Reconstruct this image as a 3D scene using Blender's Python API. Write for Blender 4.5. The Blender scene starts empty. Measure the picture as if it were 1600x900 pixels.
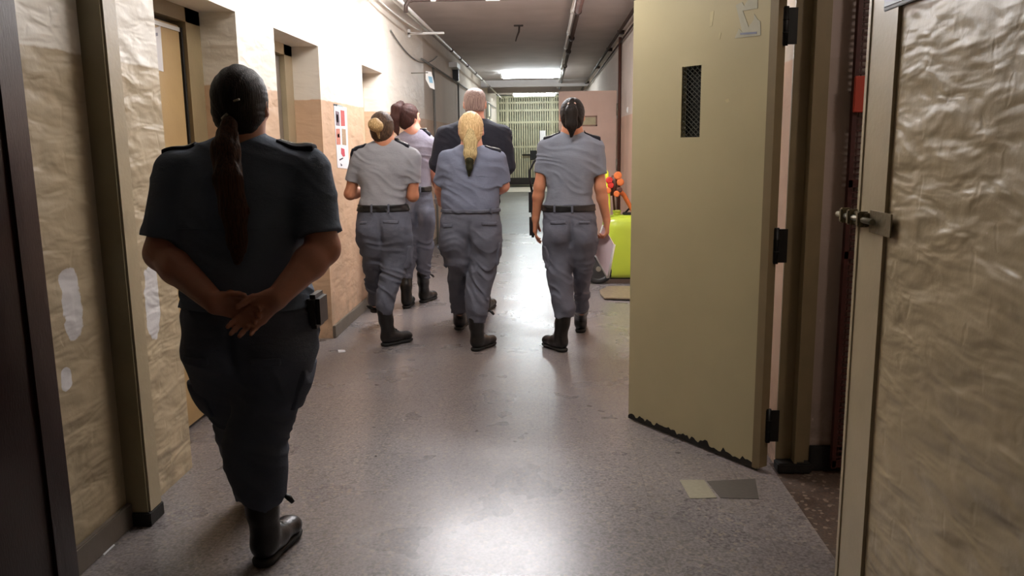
import bpy, bmesh, math, random
import numpy as np
from mathutils import Vector, Matrix
S = bpy.context.scene
COL = S.collection
random.seed(4)

# ---------------------------------------------------------------- camera
FPX, EYE = 1280.0, 1.42
_dY = np.array([55.0, 228.0, -FPX]); _dY /= np.linalg.norm(_dY)
_D = (FPX * FPX + 55 * 90) / 228
_dn = np.array([90.0, -_D, -FPX]); _dn /= np.linalg.norm(_dn)
ROT = np.array([np.cross(_dY, -_dn), _dY, -_dn])
cam = bpy.data.objects.new('camera', bpy.data.cameras.new('camera'))
COL.objects.link(cam)
cam.data.sensor_width = 36.0
cam.data.lens = FPX / 1600 * 36
cam.data.clip_start = 0.05
cam.matrix_world = Matrix([[*ROT[0], 0], [*ROT[1], 0], [*ROT[2], EYE], [0, 0, 0, 1]])
S.camera = cam

# ---------------------------------------------------------------- world, exposure
S.view_settings.view_transform = 'Standard'
S.view_settings.look = 'None'
S.view_settings.gamma = 1.0
S.view_settings.use_curve_mapping = False
S.view_settings.exposure = 0.12
W = bpy.data.worlds.new('world'); S.world = W; W.use_nodes = True
W.node_tree.nodes['Background'].inputs[0].default_value = (0.8, 0.85, 0.9, 1)
W.node_tree.nodes['Background'].inputs[1].default_value = 0.02
# ceiling tube lights: (x, y, strength, colour); built with their lamps further down
TUBES = [(-0.35, 4.15, 60, (1.0, 0.96, 0.92)), (-0.5, 7.25, 165, (0.98, 0.97, 1.0)),
         (-0.334, 18.0, 90, (0.88, 0.97, 1.0)), (-0.373, 25.0, 80, (0.88, 0.97, 1.0))]

# ---------------------------------------------------------------- pixel -> place helpers
def ray(x, y): return ROT @ np.array([x - 800.0, 450.0 - y, -FPX])
def _hit(r, t): return np.array([r[0] * t, r[1] * t, EYE + r[2] * t])
def on_floor(x, y, z=0.0): r = ray(x, y); return _hit(r, (z - EYE) / r[2])
def at_x(x, y, X): r = ray(x, y); return _hit(r, X / r[0])
def at_y(x, y, Y): r = ray(x, y); return _hit(r, Y / r[1])

# ---------------------------------------------------------------- materials
def lin(c):
    return tuple(((v / 255) / 12.92 if v / 255 <= 0.04045 else ((v / 255 + 0.055) / 1.055) ** 2.4) for v in c) + (1.0,)
class NT:
    def __init__(s, name):
        s.m = bpy.data.materials.new(name); s.m.use_nodes = True
        s.t = s.m.node_tree; s.b = s.t.nodes['Principled BSDF']
    def n(s, typ, **kw):
        nd = s.t.nodes.new(typ)
        for k, v in kw.items():
            if k.startswith('i_'):
                key = k[2:]; key = int(key) if key.isdigit() else key
                nd.inputs[key].default_value = v
            else: setattr(nd, k, v)
        return nd
    def l(s, a, b): s.t.links.new(a, b)
    def math(s, op, a, b=None, c=None, clamp=False):
        nd = s.t.nodes.new('ShaderNodeMath'); nd.operation = op; nd.use_clamp = clamp
        for i, v in enumerate((a, b, c)):
            if v is None: continue
            if isinstance(v, (int, float)): nd.inputs[i].default_value = v
            else: s.l(v, nd.inputs[i])
        return nd.outputs[0]
    def mix(s, f, a, b):
        nd = s.t.nodes.new('ShaderNodeMix'); nd.data_type = 'RGBA'
        for sock, v in ((nd.inputs[0], f), (nd.inputs[6], a), (nd.inputs[7], b)):
            if isinstance(v, (int, float)): sock.default_value = v
            elif isinstance(v, tuple): sock.default_value = v
            else: s.l(v, sock)
        return nd.outputs[2]
    def noise(s, scale, detail=4, vec=None, rough=0.5, dist=0.0):
        nd = s.n('ShaderNodeTexNoise'); nd.inputs['Scale'].default_value = scale
        nd.inputs['Detail'].default_value = detail; nd.inputs['Roughness'].default_value = rough
        nd.inputs['Distortion'].default_value = dist
        if vec is not None: s.l(vec, nd.inputs['Vector'])
        return nd.outputs[0]
    def pos(s, sc=(1, 1, 1)):
        g = s.n('ShaderNodeNewGeometry'); m = s.n('ShaderNodeMapping'); s.l(g.outputs['Position'], m.inputs[0])
        m.inputs['Scale'].default_value = sc; return m.outputs[0]
    def bump(s, h, strength=0.5, dist=0.01):
        b = s.n('ShaderNodeBump'); b.inputs['Strength'].default_value = strength; b.inputs['Distance'].default_value = dist
        s.l(h, b.inputs['Height']); s.l(b.outputs[0], s.b.inputs['Normal'])
    def ramp(s, f, lo, hi):
        nd = s.n('ShaderNodeMapRange'); nd.inputs[1].default_value = lo; nd.inputs[2].default_value = hi
        s.l(f, nd.inputs[0]); return nd.outputs[0]

def simple(name, rgb, rough=0.6, metal=0.0, var=0.12, scale=20, bump=0.0, bscale=60, spec=0.5, stretch=(1, 1, 1)):
    N = NT(name); c = lin(rgb); v = N.pos(stretch)
    dk = tuple(x * (1 - var * 2) for x in c[:3]) + (1,)
    lt = tuple(min(1, x * (1 + var)) for x in c[:3]) + (1,)
    N.l(N.mix(N.noise(scale, 4, v), dk, lt), N.b.inputs['Base Color'])
    N.b.inputs['Roughness'].default_value = rough; N.b.inputs['Metallic'].default_value = metal
    N.b.inputs['Specular IOR Level'].default_value = spec
    if bump: N.bump(N.noise(bscale, 3, v), bump, 0.004)
    return N.m

def wall_paint(name, low, high, split=1.737, patches=(), brick=1.0, dirt=0.5, gloss=0.52):
    N = NT(name); g = N.n('ShaderNodeNewGeometry'); sp = N.n('ShaderNodeSeparateXYZ'); N.l(g.outputs['Position'], sp.inputs[0])
    x, y, z = sp.outputs
    p3 = N.pos()
    big = N.noise(1.6, 5, p3); fine = N.noise(14, 5, p3, 0.6); micro = N.noise(70, 3, p3)
    zz = N.math('ADD', z, N.math('MULTIPLY', N.math('SUBTRACT', fine, 0.5), 0.02))
    upper = N.ramp(zz, split - 0.004, split + 0.004)
    lo, hi = lin(low), lin(high)
    lowc = N.mix(N.ramp(big, 0.3, 0.7), tuple(v * 0.82 for v in lo[:3]) + (1,), tuple(min(1, v * 1.1) for v in lo[:3]) + (1,))
    highc = N.mix(N.ramp(big, 0.3, 0.7), tuple(v * 0.9 for v in hi[:3]) + (1,), hi)
    col = N.mix(upper, lowc, highc)
    # flaked paint, mostly low on the wall
    lowness = N.ramp(z, 1.0, 0.0)
    th = N.math('SUBTRACT', 0.74, N.math('MULTIPLY', lowness, 0.09))
    fl = N.math('GREATER_THAN', N.noise(9, 6, N.pos((1, 0.7, 1.3)), 0.65), th)
    col = N.mix(N.math('MULTIPLY', fl, 0.7), col, lin((205, 185, 170)))
    # ground-in dirt with its own blotches just above the floor
    dn = N.math('MULTIPLY', N.ramp(z, 0.42, 0.0), N.ramp(N.noise(6, 6, p3, 0.7), 0.42, 0.62))
    col = N.mix(N.math('MULTIPLY', dn, dirt), col, lin((70, 58, 45)))
    for (py, pz, ry, rz) in patches:
        a = N.math('POWER', N.math('DIVIDE', N.math('SUBTRACT', y, py), ry), 2)
        b = N.math('POWER', N.math('DIVIDE', N.math('SUBTRACT', z, pz), rz), 4)
        d = N.math('ADD', N.math('ADD', a, b), N.math('MULTIPLY', N.math('SUBTRACT', N.noise(16, 4, p3), 0.5), 2.2))
        col = N.mix(N.math('MULTIPLY', N.ramp(d, 1.05, 0.9), 0.9), col, lin((222, 222, 226)))
    N.l(col, N.b.inputs['Base Color'])
    N.l(N.ramp(fine, 0.0, 1.6), N.b.inputs['Roughness']); N.b.inputs['Roughness'].default_value = gloss
    rr = N.math('ADD', gloss - 0.12, N.math('MULTIPLY', fine, 0.25)); N.l(rr, N.b.inputs['Roughness'])
    # lumpy painted brick courses
    cb = N.n('ShaderNodeCombineXYZ')
    N.l(N.math('ADD', N.math('ADD', y, x), N.math('MULTIPLY', N.math('SUBTRACT', N.noise(5, 3, p3), 0.5), 0.22)), cb.inputs[0])
    N.l(N.math('ADD', z, N.math('MULTIPLY', N.math('SUBTRACT', N.noise(4.2, 3, N.pos((1, 1, 1.3))), 0.5), 0.13)), cb.inputs[1])
    br = N.n('ShaderNodeTexBrick'); N.l(cb.outputs[0], br.inputs['Vector'])
    br.inputs['Color1'].default_value = (1, 1, 1, 1); br.inputs['Color2'].default_value = (.55, .55, .55, 1); br.inputs['Mortar'].default_value = (0, 0, 0, 1)
    br.inputs['Scale'].default_value = 1; br.inputs['Mortar Size'].default_value = 0.02; br.inputs['Mortar Smooth'].default_value = 1.0
    br.inputs['Brick Width'].default_value = 0.27; br.inputs['Row Height'].default_value = 0.078
    lump = N.math('ADD', N.noise(8, 2, N.pos((.62, .62, 1.7)), 0.45, .35), N.math('MULTIPLY', N.noise(3.2, 1, N.pos((.6, .6, 1.4))), .9))
    h = N.math('ADD', N.math('MULTIPLY', br.outputs[0], 0.14 * brick), N.math('MULTIPLY', lump, 3.4 * brick))
    h = N.math('ADD', h, N.math('MULTIPLY', micro, 0.10))
    N.bump(h, 0.8, 0.0075)
    return N.m

def floor_mat(name, base, rough, lightk=1.0):
    N = NT(name); p = N.pos()
    sp1 = N.noise(95, 2, p, 0.5); sp2 = N.n('ShaderNodeTexVoronoi'); sp2.inputs['Scale'].default_value = 75; N.l(p, sp2.inputs['Vector'])
    b = lin(base)
    c = N.mix(N.ramp(sp1, 0.36, 0.64), tuple(v * 0.66 for v in b[:3]) + (1,), tuple(min(1, v * 1.25) for v in b[:3]) + (1,))
    spv = N.n('ShaderNodeSeparateColor'); N.l(sp2.outputs['Color'], spv.inputs[0])
    c = N.mix(N.math('MULTIPLY', N.math('GREATER_THAN', spv.outputs[0], 0.88), 0.4), c, lin((165, 152, 136)))
    c = N.mix(N.math('MULTIPLY', N.math('LESS_THAN', spv.outputs[1], 0.14), 0.45), c, lin((60, 58, 58)))
    # traffic wear: slow brownish clouds
    cl = N.noise(1.3, 6, p, 0.6)
    c = N.mix(N.math('MULTIPLY', N.ramp(cl, 0.4, 0.75), 0.25), c, lin((150, 132, 118)))
    # scuffs
    # 40 cm tile joints, barely visible
    g = N.n('ShaderNodeNewGeometry'); br = N.n('ShaderNodeTexBrick'); N.l(g.outputs['Position'], br.inputs['Vector'])
    br.offset = 0.0; br.inputs['Scale'].default_value = 1; br.inputs['Brick Width'].default_value = 0.4; br.inputs['Row Height'].default_value = 0.4
    br.inputs['Mortar Size'].default_value = 0.0025; br.inputs['Color1'].default_value = (1, 1, 1, 1); br.inputs['Color2'].default_value = (.93, .93, .93, 1); br.inputs['Mortar'].default_value = (.72, .72, .72, 1)
    mx = N.n('ShaderNodeMix', data_type='RGBA', blend_type='MULTIPLY'); mx.inputs[0].default_value = 0.8
    N.l(c, mx.inputs[6]); N.l(br.outputs[0], mx.inputs[7])
    N.l(mx.outputs[2], N.b.inputs['Base Color'])
    N.l(N.math('ADD', rough, N.math('MULTIPLY', N.math('SUBTRACT', N.noise(2.6, 3, p, 0.5), 0.5), 0.16)), N.b.inputs['Roughness'])
    N.bump(N.noise(1.8, 2, p), 0.10, 0.006)
    return N.m

def cloth(name, rgb, weave=700, rough=0.85):
    N = NT(name); c = lin(rgb); p = N.pos()
    N.l(N.mix(N.noise(9, 5, p), tuple(v * 0.86 for v in c[:3]) + (1,), tuple(v * 1.1 for v in c[:3]) + (1,)), N.b.inputs['Base Color'])
    N.b.inputs['Roughness'].default_value = rough; N.b.inputs['Specular IOR Level'].default_value = 0.25
    h = N.math('ADD', N.noise(weave, 1, p), N.math('MULTIPLY', N.noise(26, 4, N.pos((1, 1, 1.6)), 0.6), 4.0))
    N.bump(h, 0.35, 0.004)
    return N.m
def skin(name, rgb):
    N = NT(name); c = lin(rgb); p = N.pos()
    N.l(N.mix(N.noise(30, 4, p), tuple(v * 0.85 for v in c[:3]) + (1,), (min(1, c[0] * 1.12), c[1] * 1.02, c[2], 1)), N.b.inputs['Base Color'])
    N.b.inputs['Roughness'].default_value = 0.5
    N.b.inputs['Subsurface Weight'].default_value = 0.08; N.b.inputs['Subsurface Radius'].default_value = (0.012, 0.005, 0.003)
    N.bump(N.noise(220, 2, p), 0.12, 0.002)
    return N.m
def hair_mat(name, a, b, c2=None, axis=(260, 260, 9)):
    N = NT(name); v = N.pos(axis)
    n = N.noise(1.0, 4, v, 0.6)
    N.l(N.mix(N.ramp(n, 0.35, 0.65), lin(a), lin(b)), N.b.inputs['Base Color'])
    N.b.inputs['Roughness'].default_value = 0.58; N.b.inputs['Specular IOR Level'].default_value = 0.22
    N.bump(n, 0.7, 0.004)
    return N.m
def emit(name, rgb, k):
    m = bpy.data.materials.new(name); m.use_nodes = True; t = m.node_tree
    e = t.nodes.new('ShaderNodeEmission'); e.inputs[0].default_value = (*rgb, 1); e.inputs[1].default_value = k
    t.links.new(e.outputs[0], t.nodes['Material Output'].inputs[0]); return m

M = {
 'wallL': wall_paint('painted brick left', (186, 170, 140), (234, 228, 216), brick=.95, patches=[(2.64, .905, .06, .125), (2.565, .665, .03, .04), (3.19, .80, .055, .155)]),
 'wallLs': wall_paint('smooth painted left', (212, 178, 146), (238, 230, 216), brick=.5),
 'wallLf': wall_paint('greyish plaster far left', (214, 192, 168), (222, 212, 198), brick=.25, gloss=.85),
 'wallR': wall_paint('painted brick right', (176, 160, 128), (205, 190, 172), brick=1.15, gloss=.42),
 'wallRfar': wall_paint('pinkish plaster right', (226, 194, 172), (232, 220, 210), brick=.3, gloss=.85),
 'plaster': wall_paint('cream plaster', (190, 168, 136), (214, 206, 188), brick=.35),
 'room': wall_paint('mauve plaster', (166, 148, 138), (170, 152, 144), brick=.2, dirt=.8),
 'ceil': simple('grey ceiling paint', (208, 202, 200), .75, scale=2.5, bump=.2, bscale=25),
 'floor': floor_mat('speckled terrazzo', (124, 119, 120), .29),
 'floorfar': floor_mat('dull terrazzo', (104, 110, 104), .42),
 'floorroom': floor_mat('brown terrazzo', (74, 58, 48), .5),
 'tileA': simple('pale replaced tile', (150, 145, 126), .4, scale=60),
 'tileB': simple('dark replaced tile', (88, 84, 80), .4, scale=60),
 'base': simple('grey brown skirting', (108, 98, 86), .5, scale=14, bump=.2),
 'olive': simple('shaded olive grey gloss paint', (146, 136, 108), .42, scale=5, bump=.15),
 'jamb': simple('beige gloss paint', (176, 162, 132), .42, scale=6, bump=.15),
 'jambR': simple('brown olive frame paint', (132, 116, 86), .5, scale=8, bump=.15),
 'darkwood': simple('dark red brown varnish', (38, 18, 14), .3, scale=9, bump=.15, stretch=(4, 4, .6)),
 'doorTan': simple('tan door paint', (182, 154, 108), .42, scale=4, bump=.1),
 'doorGrey': simple('grey brown door paint', (116, 104, 90), .45, scale=5),
 'pink': simple('pinkish beige door paint', (206, 176, 158), .5, scale=4),
 'white': simple('white enamel', (226, 226, 222), .45, scale=9, var=.05),
 'paper': simple('white paper', (225, 224, 226), .8, scale=30, var=.04),
 'blackm': simple('black steel', (20, 19, 18), .45, metal=.3),
 'rust': simple('rusty brown steel', (84, 48, 34), .75, scale=30, bump=.4),
 'grime_shade': simple('black grime', (26, 22, 18), .8, scale=60, bump=.5),
 'metal': simple('worn galvanised steel', (150, 146, 132), .42, metal=.7, scale=40),
 'brass': simple('dirty painted latch', (122, 112, 88), .4, metal=.5, scale=50, bump=.4),
 'pipeDark': simple('dark brown pipe', (56, 42, 36), .55, scale=12),
 'pipeGrey': simple('grey pipe', (120, 118, 112), .5, scale=12),
 'pipeStain': simple('stained pink pipe', (158, 118, 112), .55, scale=9, var=.3),
 'cond': simple('white plastic conduit', (222, 220, 214), .4, scale=9, var=.06),
 'gate': simple('pale green gate paint', (176, 173, 144), .5, scale=6),
 'endwall': simple('grey green end wall', (128, 132, 116), .7, scale=2),
 'lime': simple('lime green enamel', (170, 188, 58), .3, scale=5, var=.06),
 'yellow': simple('yellow green hose rubber', (214, 232, 60), .45, var=.05),
 'orange': simple('orange rubber', (206, 110, 52), .5, var=.15),
 'redp': simple('red plastic', (188, 40, 34), .4, var=.1),
 'rubber': simple('black rubber', (18, 18, 19), .6, var=.2),
 'redmesh': simple('red painted steel', (72, 26, 18), .6, scale=30, var=.3),
 'orangelbl': simple('orange red plastic', (176, 58, 34), .6),
 'signgrey': simple('blue grey sign face', (84, 84, 88), .4, scale=9),
 'signedge': simple('dark sign edge', (38, 30, 24), .5),
 'boot': simple('black boot leather', (16, 15, 15), .36, scale=30, bump=.25, bscale=90),
 'sole': simple('black boot rubber', (12, 12, 12), .7),
 'beltm': simple('black belt leather', (20, 20, 22), .4),
 'shirt1': cloth('shaded slate shirt cloth', (88, 98, 114)),  # slate blue with some backlit shade put into the colour
 'shirt2': cloth('light grey shirt cloth', (156, 157, 163)),
 'shirt3': cloth('lilac grey shirt cloth', (150, 146, 160)),
 'shirt4': cloth('blue grey shirt cloth', (116, 122, 142)),
 'shirt5': cloth('mid grey shirt cloth', (124, 129, 142)),
 'trous': cloth('grey ripstop trouser cloth', (98, 101, 114)),
 'trousShade': cloth('shaded grey ripstop trouser cloth', (76, 82, 96)),  # same trouser cloth, darkened to paint in the backlit shade
 'suit': cloth('charcoal suit cloth', (40, 42, 52)),
 'patch': cloth('black epaulette cloth', (30, 30, 38)),
 'skin1': skin('warm brown skin', (168, 116, 92)), 'skin2': skin('tan skin', (196, 136, 104)), 'skin3': skin('fair skin', (214, 156, 132)),
 'hairB': hair_mat('near black hair', (12, 9, 8), (34, 24, 18)),
 'hairBr': hair_mat('long brown hair', (38, 22, 13), (74, 44, 26)),
 'hairBun': hair_mat('brown hair with light strands', (34, 22, 20), (104, 80, 60)),
 'hairTip': hair_mat('light brown bun', (140, 108, 66), (222, 190, 138)),
 'hairRed': hair_mat('dark auburn hair', (36, 20, 18), (76, 44, 38)),
 'hairBl': hair_mat('golden blond hair', (170, 130, 78), (246, 218, 168)),
 'hairGr': hair_mat('grey brown thinning hair', (104, 82, 76), (180, 156, 146)),
 'blondTail': hair_mat('faded olive blond hair', (128, 110, 72), (220, 196, 146)),
 'darkTip': hair_mat('green black dyed hair', (24, 26, 18), (60, 60, 38)),
 'eyew': simple('eye white', (225, 222, 215), .2, var=.02),
 'tie': simple('pale hair tie', (214, 178, 160), .6, var=.1),
 'blue': simple('pale blue folder card', (168, 190, 214), .6, var=.1),
 'folder': simple('pinkish white folder card', (226, 206, 214), .5, var=.04),
 'signblue': simple('pale blue plastic sign', (196, 216, 228), .4, var=.1),
}

# ---------------------------------------------------------------- mesh helpers
def link(name, me, m, parent=None):
    o = bpy.data.objects.new(name, me); COL.objects.link(o)
    ms = m if isinstance(m, (list, tuple)) else [m]
    for k in ms: me.materials.append(M[k] if isinstance(k, str) else k)
    if parent:
        o.parent = parent
        o.matrix_parent_inverse = parent_matrix(parent).inverted()
    return o
def parent_matrix(p):
    mt = Matrix.LocRotScale(p.location, p.rotation_euler, p.scale)
    return (parent_matrix(p.parent) @ p.matrix_parent_inverse @ mt) if p.parent else mt
def tag(o, label=None, cat=None, group=None, kind=None):
    for k, v in (('label', label), ('category', cat), ('group', group), ('kind', kind)):
        if v: o[k] = v
    return o
def thing(name, loc, label, cat, group=None, rz=0):
    o = bpy.data.objects.new(name, None); COL.objects.link(o); o.location = Vector([float(v) for v in loc]); o.rotation_euler = (0, 0, rz)
    o.empty_display_size = .1
    return tag(o, label, cat, group)
class MB:
    def __init__(s): s.b = bmesh.new()
    def box(s, lo, hi, bevel=0.0, rz=0.0, mi=0):
        c = [(a + b) / 2 for a, b in zip(lo, hi)]; sz = [abs(b - a) for a, b in zip(lo, hi)]
        r = bmesh.ops.create_cube(s.b, size=1)
        bmesh.ops.scale(s.b, vec=sz, verts=r['verts'])
        if bevel:
            es = list({e for v in r['verts'] for e in v.link_edges})
            rb = bmesh.ops.bevel(s.b, geom=es, offset=bevel, segments=2, affect='EDGES')
            vs = list({v for f in rb['faces'] for v in f.verts} | {v for v in r['verts'] if v.is_valid})
            vs = list({v for v in vs} | {v for f in rb['faces'] for e in f.edges for v in e.verts})
        else: vs = r['verts']
        if rz: bmesh.ops.rotate(s.b, verts=vs, cent=(0, 0, 0), matrix=Matrix.Rotation(rz, 3, 'Z'))
        bmesh.ops.translate(s.b, vec=c, verts=vs)
        for v in vs:
            for f in v.link_faces: f.material_index = mi
        return vs
    def obox(s, c, half, ax, ay, az):                      # oriented box by three axes
        vs = []
        for i in (-1, 1):
            for j in (-1, 1):
                for k in (-1, 1):
                    vs.append(s.b.verts.new(Vector(c) + Vector(ax) * half[0] * i + Vector(ay) * half[1] * j + Vector(az) * half[2] * k))
        for q in ((0, 1, 3, 2), (4, 6, 7, 5), (0, 4, 5, 1), (2, 3, 7, 6), (0, 2, 6, 4), (1, 5, 7, 3)): s.b.faces.new([vs[i] for i in q])
        return vs
    def tube(s, pts, r, seg=10, cap=True, smooth=True):
        pts = [Vector([float(c) for c in p]) for p in pts]; rr = r if isinstance(r, (list, tuple)) else [r] * len(pts)
        rings = []; up = None
        for i, p in enumerate(pts):
            t = (pts[min(i + 1, len(pts) - 1)] - pts[max(i - 1, 0)]).normalized()
            if up is None: up = t.orthogonal().normalized()
            up = (up - t * up.dot(t)); up = up.normalized() if up.length > 1e-6 else t.orthogonal().normalized()
            sd = t.cross(up)
            rings.append([s.b.verts.new(p + (up * math.cos(a) + sd * math.sin(a)) * rr[i]) for a in [2 * math.pi * k / seg for k in range(seg)]])
        for a, b in zip(rings, rings[1:]):
            for k in range(seg):
                f = s.b.faces.new((a[k], a[(k + 1) % seg], b[(k + 1) % seg], b[k])); f.smooth = smooth
        if cap: s.b.faces.new(rings[0][::-1]); s.b.faces.new(rings[-1])
    def torus(s, c, R, r, axis='x', seg=36, rs=10):
        pts = []
        grid = []
        for i in range(seg):
            a = 2 * math.pi * i / seg; row = []
            for j in range(rs):
                b = 2 * math.pi * j / rs; q = R + r * math.cos(b); h = r * math.sin(b)
                v = {'x': (h, q * math.cos(a), q * math.sin(a)), 'y': (q * math.cos(a), h, q * math.sin(a)), 'z': (q * math.cos(a), q * math.sin(a), h)}[axis]
                row.append(s.b.verts.new(Vector([float(k) for k in c]) + Vector(v)))
            grid.append(row)
        for i in range(seg):
            for j in range(rs):
                f = s.b.faces.new((grid[i][j], grid[(i + 1) % seg][j], grid[(i + 1) % seg][(j + 1) % rs], grid[i][(j + 1) % rs])); f.smooth = True
    def poly(s, pts, thick, nrm):                          # extruded outline
        n = Vector([float(c) for c in nrm]) * thick
        a = [s.b.verts.new([float(c) for c in p]) for p in pts]; b = [s.b.verts.new(Vector(v.co) + n) for v in a]
        s.b.faces.new(a[::-1]); s.b.faces.new(b)
        for i in range(len(a)): s.b.faces.new((a[i], a[(i + 1) % len(a)], b[(i + 1) % len(a)], b[i]))
    def build(s, name, m, parent=None):
        bmesh.ops.recalc_face_normals(s.b, faces=s.b.faces[:])
        me = bpy.data.meshes.new(name); s.b.to_mesh(me); s.b.free()
        return link(name, me, m, parent)
def box(name, lo, hi, m, parent=None, bevel=0.0):
    b = MB(); b.box(lo, hi, bevel); return b.build(name, m, parent)
def struct(name, mb, m): return tag(mb.build(name, m), kind='structure')
def arc(a, b, sag, n=14):
    a, b = Vector([float(v) for v in a]), Vector([float(v) for v in b]); sag = Vector(sag)
    return [a.lerp(b, t) + sag * 4 * t * (1 - t) for t in [i / n for i in range(n + 1)]]

# ================================================================ SETTING
XL, XR, XRF, ZC, YEND, YB = -1.6, 0.95, 1.0, 2.9, 26.9, -7.0
BK = -1.79
REC = [(3.42, 4.33), (4.93, 5.88), (7.25, 8.14)]
# left wall with its recessed doorways
b = MB(); y0 = YB; seg_m = [0, 1, 1]
for i, (ya, yb) in enumerate(REC):
    b.box((XL - .35, y0, 0), (XL, ya, ZC), mi=seg_m[i]); b.box((XL - .35, ya, 2.1), (XL, yb, ZC), mi=1); y0 = yb
b.box((XL - .35, y0, 0), (XL, 10.9, ZC), mi=1); b.box((XL - .35, 10.9, 0), (XL, YEND, ZC), mi=2)
struct('wall_left', b, ['wallL', 'wallLs', 'wallLf'])
# right wall, near piece
b = MB(); b.box((XR, YB, 0), (XR + .22, 2.54, ZC)); b.box((XR + .03, 2.54, 2.12), (XR + .22, 3.5, ZC))
struct('wall_right', b, 'wallR')
b = MB(); b.box((XRF, 3.453, 0), (XRF + .12, 3.53, ZC)); b.box((XRF, 3.53, 0), (XRF + .25, YEND, ZC))
b.box((XRF + .25, 3.53, 0), (1.32, 3.7, ZC))
b.box((1.32, 3.53, 0), (2.8, 3.7, ZC))
struct('wall_right_far', b, 'wallRfar')
b = MB(); b.box((1.12, 3.44, 0), (1.325, 3.53, ZC)); struct('wall_side_room', b, 'room')
b = MB(); b.box((2.7, .8, 0), (2.8, 3.53, ZC)); b.box((XR + .22, .7, 0), (2.8, .8, ZC)); struct('wall_room_back', b, 'room')
b = MB(); b.box((XL - .35, YEND, 0), (XRF + .25, YEND + .15, ZC)); struct('wall_end', b, 'endwall')
b = MB(); b.box((XL - .35, YB - .15, 0), (XR + .22, YB, ZC)); struct('wall_back', b, 'wallR')
b = MB(); b.box((XL - .35, YB - .15, ZC), (2.8, YEND + .15, ZC + .1)); struct('ceiling', b, 'ceil')
b = MB(); b.box((XL - .35, YB - .15, -.1), (XR + .03, 12.9, 0)); b.box((XR + .03, 3.5, -.1), (XRF + .1, 12.9, 0)); struct('floor', b, 'floor')
b = MB(); b.box((XL - .35, 12.9, -.1), (XRF + .1, YEND + .1, -.001)); struct('floor_far', b, 'floorfar')
b = MB(); b.box((XR + .03, .7, -.1), (2.8, 3.5, -.002)); struct('floor_side_room', b, 'floorroom')
for k, (m, pts) in enumerate((('tileA', [(1062, 750), (1100, 750), (1120, 778), (1078, 779)]), ('tileB', [(1104, 752), (1180, 748), (1186, 780), (1126, 778)]))):
    b = MB(); b.poly([on_floor(x, y, .0008) for x, y in pts], .0012, (0, 0, 1)); struct('trim_%d' % (k + 1), b, m)
# skirtings on the left wall pieces
n = 3
for (ya, yb) in ((2.45, 2.85), (4.33, 4.93), (5.88, 7.25), (8.14, YEND)):
    b = MB(); b.box((XL, ya, 0), (XL + .022, yb, .095), .004); struct('baseboard_left_%d' % n, b, 'base'); n += 1
b = MB(); b.box((1.128, 3.415, 0), (1.325, 3.44, .11), .004); struct('baseboard_side_room', b, 'grime_shade')
# broken skirting edge lying in the joint near the pilaster
# pilaster beside the first doorway
b = MB(); b.box((XL, 2.85, 0), (-1.52, 2.865, ZC)); b.box((XL, 2.865, .0), (-1.52, 2.93, ZC), 0.004)
struct('trim_3', b, ['olive'])  # darker olive tone paints in the shade on the camera side
b = MB(); b.box((-1.52, 2.86, .05), (-1.513, 2.945, ZC)); struct('trim_4', b, 'jamb')  # lighter facing paints in the light on the corridor side
b = MB(); b.box((-1.6, 2.842, 0), (-1.508, 2.955, .055), .004); struct('trim_5', b, 'grime_shade')  # dark band paints in the shadow at the pilaster foot
# left recess backs (frame + door set back)
def left_door(n, ya, yb, leafm, framem, gap):
    b = MB(); b.box((BK - .1, ya, 0), (BK, ya + .07, 2.1)); b.box((BK - .1, yb - .17, 0), (BK, yb, 2.1)); b.box((BK - .1, ya, 2.03), (BK, yb, 2.1))
    fr = struct('trim_%d' % (n + 5), b, framem)
    r = thing('door_%d' % n, (BK - .03, (ya + yb) / 2, 0), None, None); r['kind'] = 'structure'
    b = MB(); b.box((BK - .07, ya + .07, .02), (BK - .03, yb - .185, 2.03 - gap), .004); b.build('door_leaf', leafm, r)
    b = MB(); b.tube([(BK - .03, ya + .13, 1.02), (BK + .02, ya + .13, 1.02), (BK + .02, ya + .25, 1.02)], .009, 8); b.build('door_handle', 'metal', r)
    return r
d1 = left_door(1, *REC[0], 'doorTan', 'jambR', .02)
left_door(2, *REC[1], 'doorGrey', 'jamb', .01)
left_door(3, *REC[2], 'doorGrey', 'jamb', .01)
b = MB(); b.box((BK - .068, 3.49, 1.98), (BK - .025, 4.145, 2.0)); b.build('lit_gap_strip', 'white', d1)  # white strip paints in the light coming through the gap above the leaf
b = MB(); b.box((BK - .05, 4.145, .02), (BK - .02, 4.16, 2.0)); b.build('black_seal', 'grime_shade', d1)
# dark varnished jamb nearest on the left
b = MB(); b.box((XL - .02, 1.35, 0), (XL + .045, 2.45, ZC), .008); b.box((XL + .045, 2.32, 0), (XL + .055, 2.36, ZC)); struct('trim_9', b, 'darkwood')
# right doorway frame
b = MB(); b.box((XR - .010, 2.33, 0), (XR + .002, 2.53, ZC)); b.box((XR - .004, 2.53, 0), (XR + .22, 2.553, ZC)); b.box((XR - .014, 2.505, 0), (XR + .01, 2.528, ZC), .003)
struct('trim_10', b, 'jamb')
b = MB(); b.box((.99, 3.441, .045), (1.055, 3.452, ZC)); b.box((1.055, 3.40, .045), (1.10, 3.452, ZC)); b.box((1.055, 3.385, .045), (1.066, 3.40, ZC)); b.box((1.10, 3.425, .045), (1.128, 3.452, ZC)); b.box((.985, 2.6, 2.12), (1.05, 3.44, 2.2))
struct('trim_11', b, 'jambR')
b = MB(); b.box((.985, 3.38, 0), (1.13, 3.452, .045), .006); struct('trim_12', b, 'grime_shade')

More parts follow.
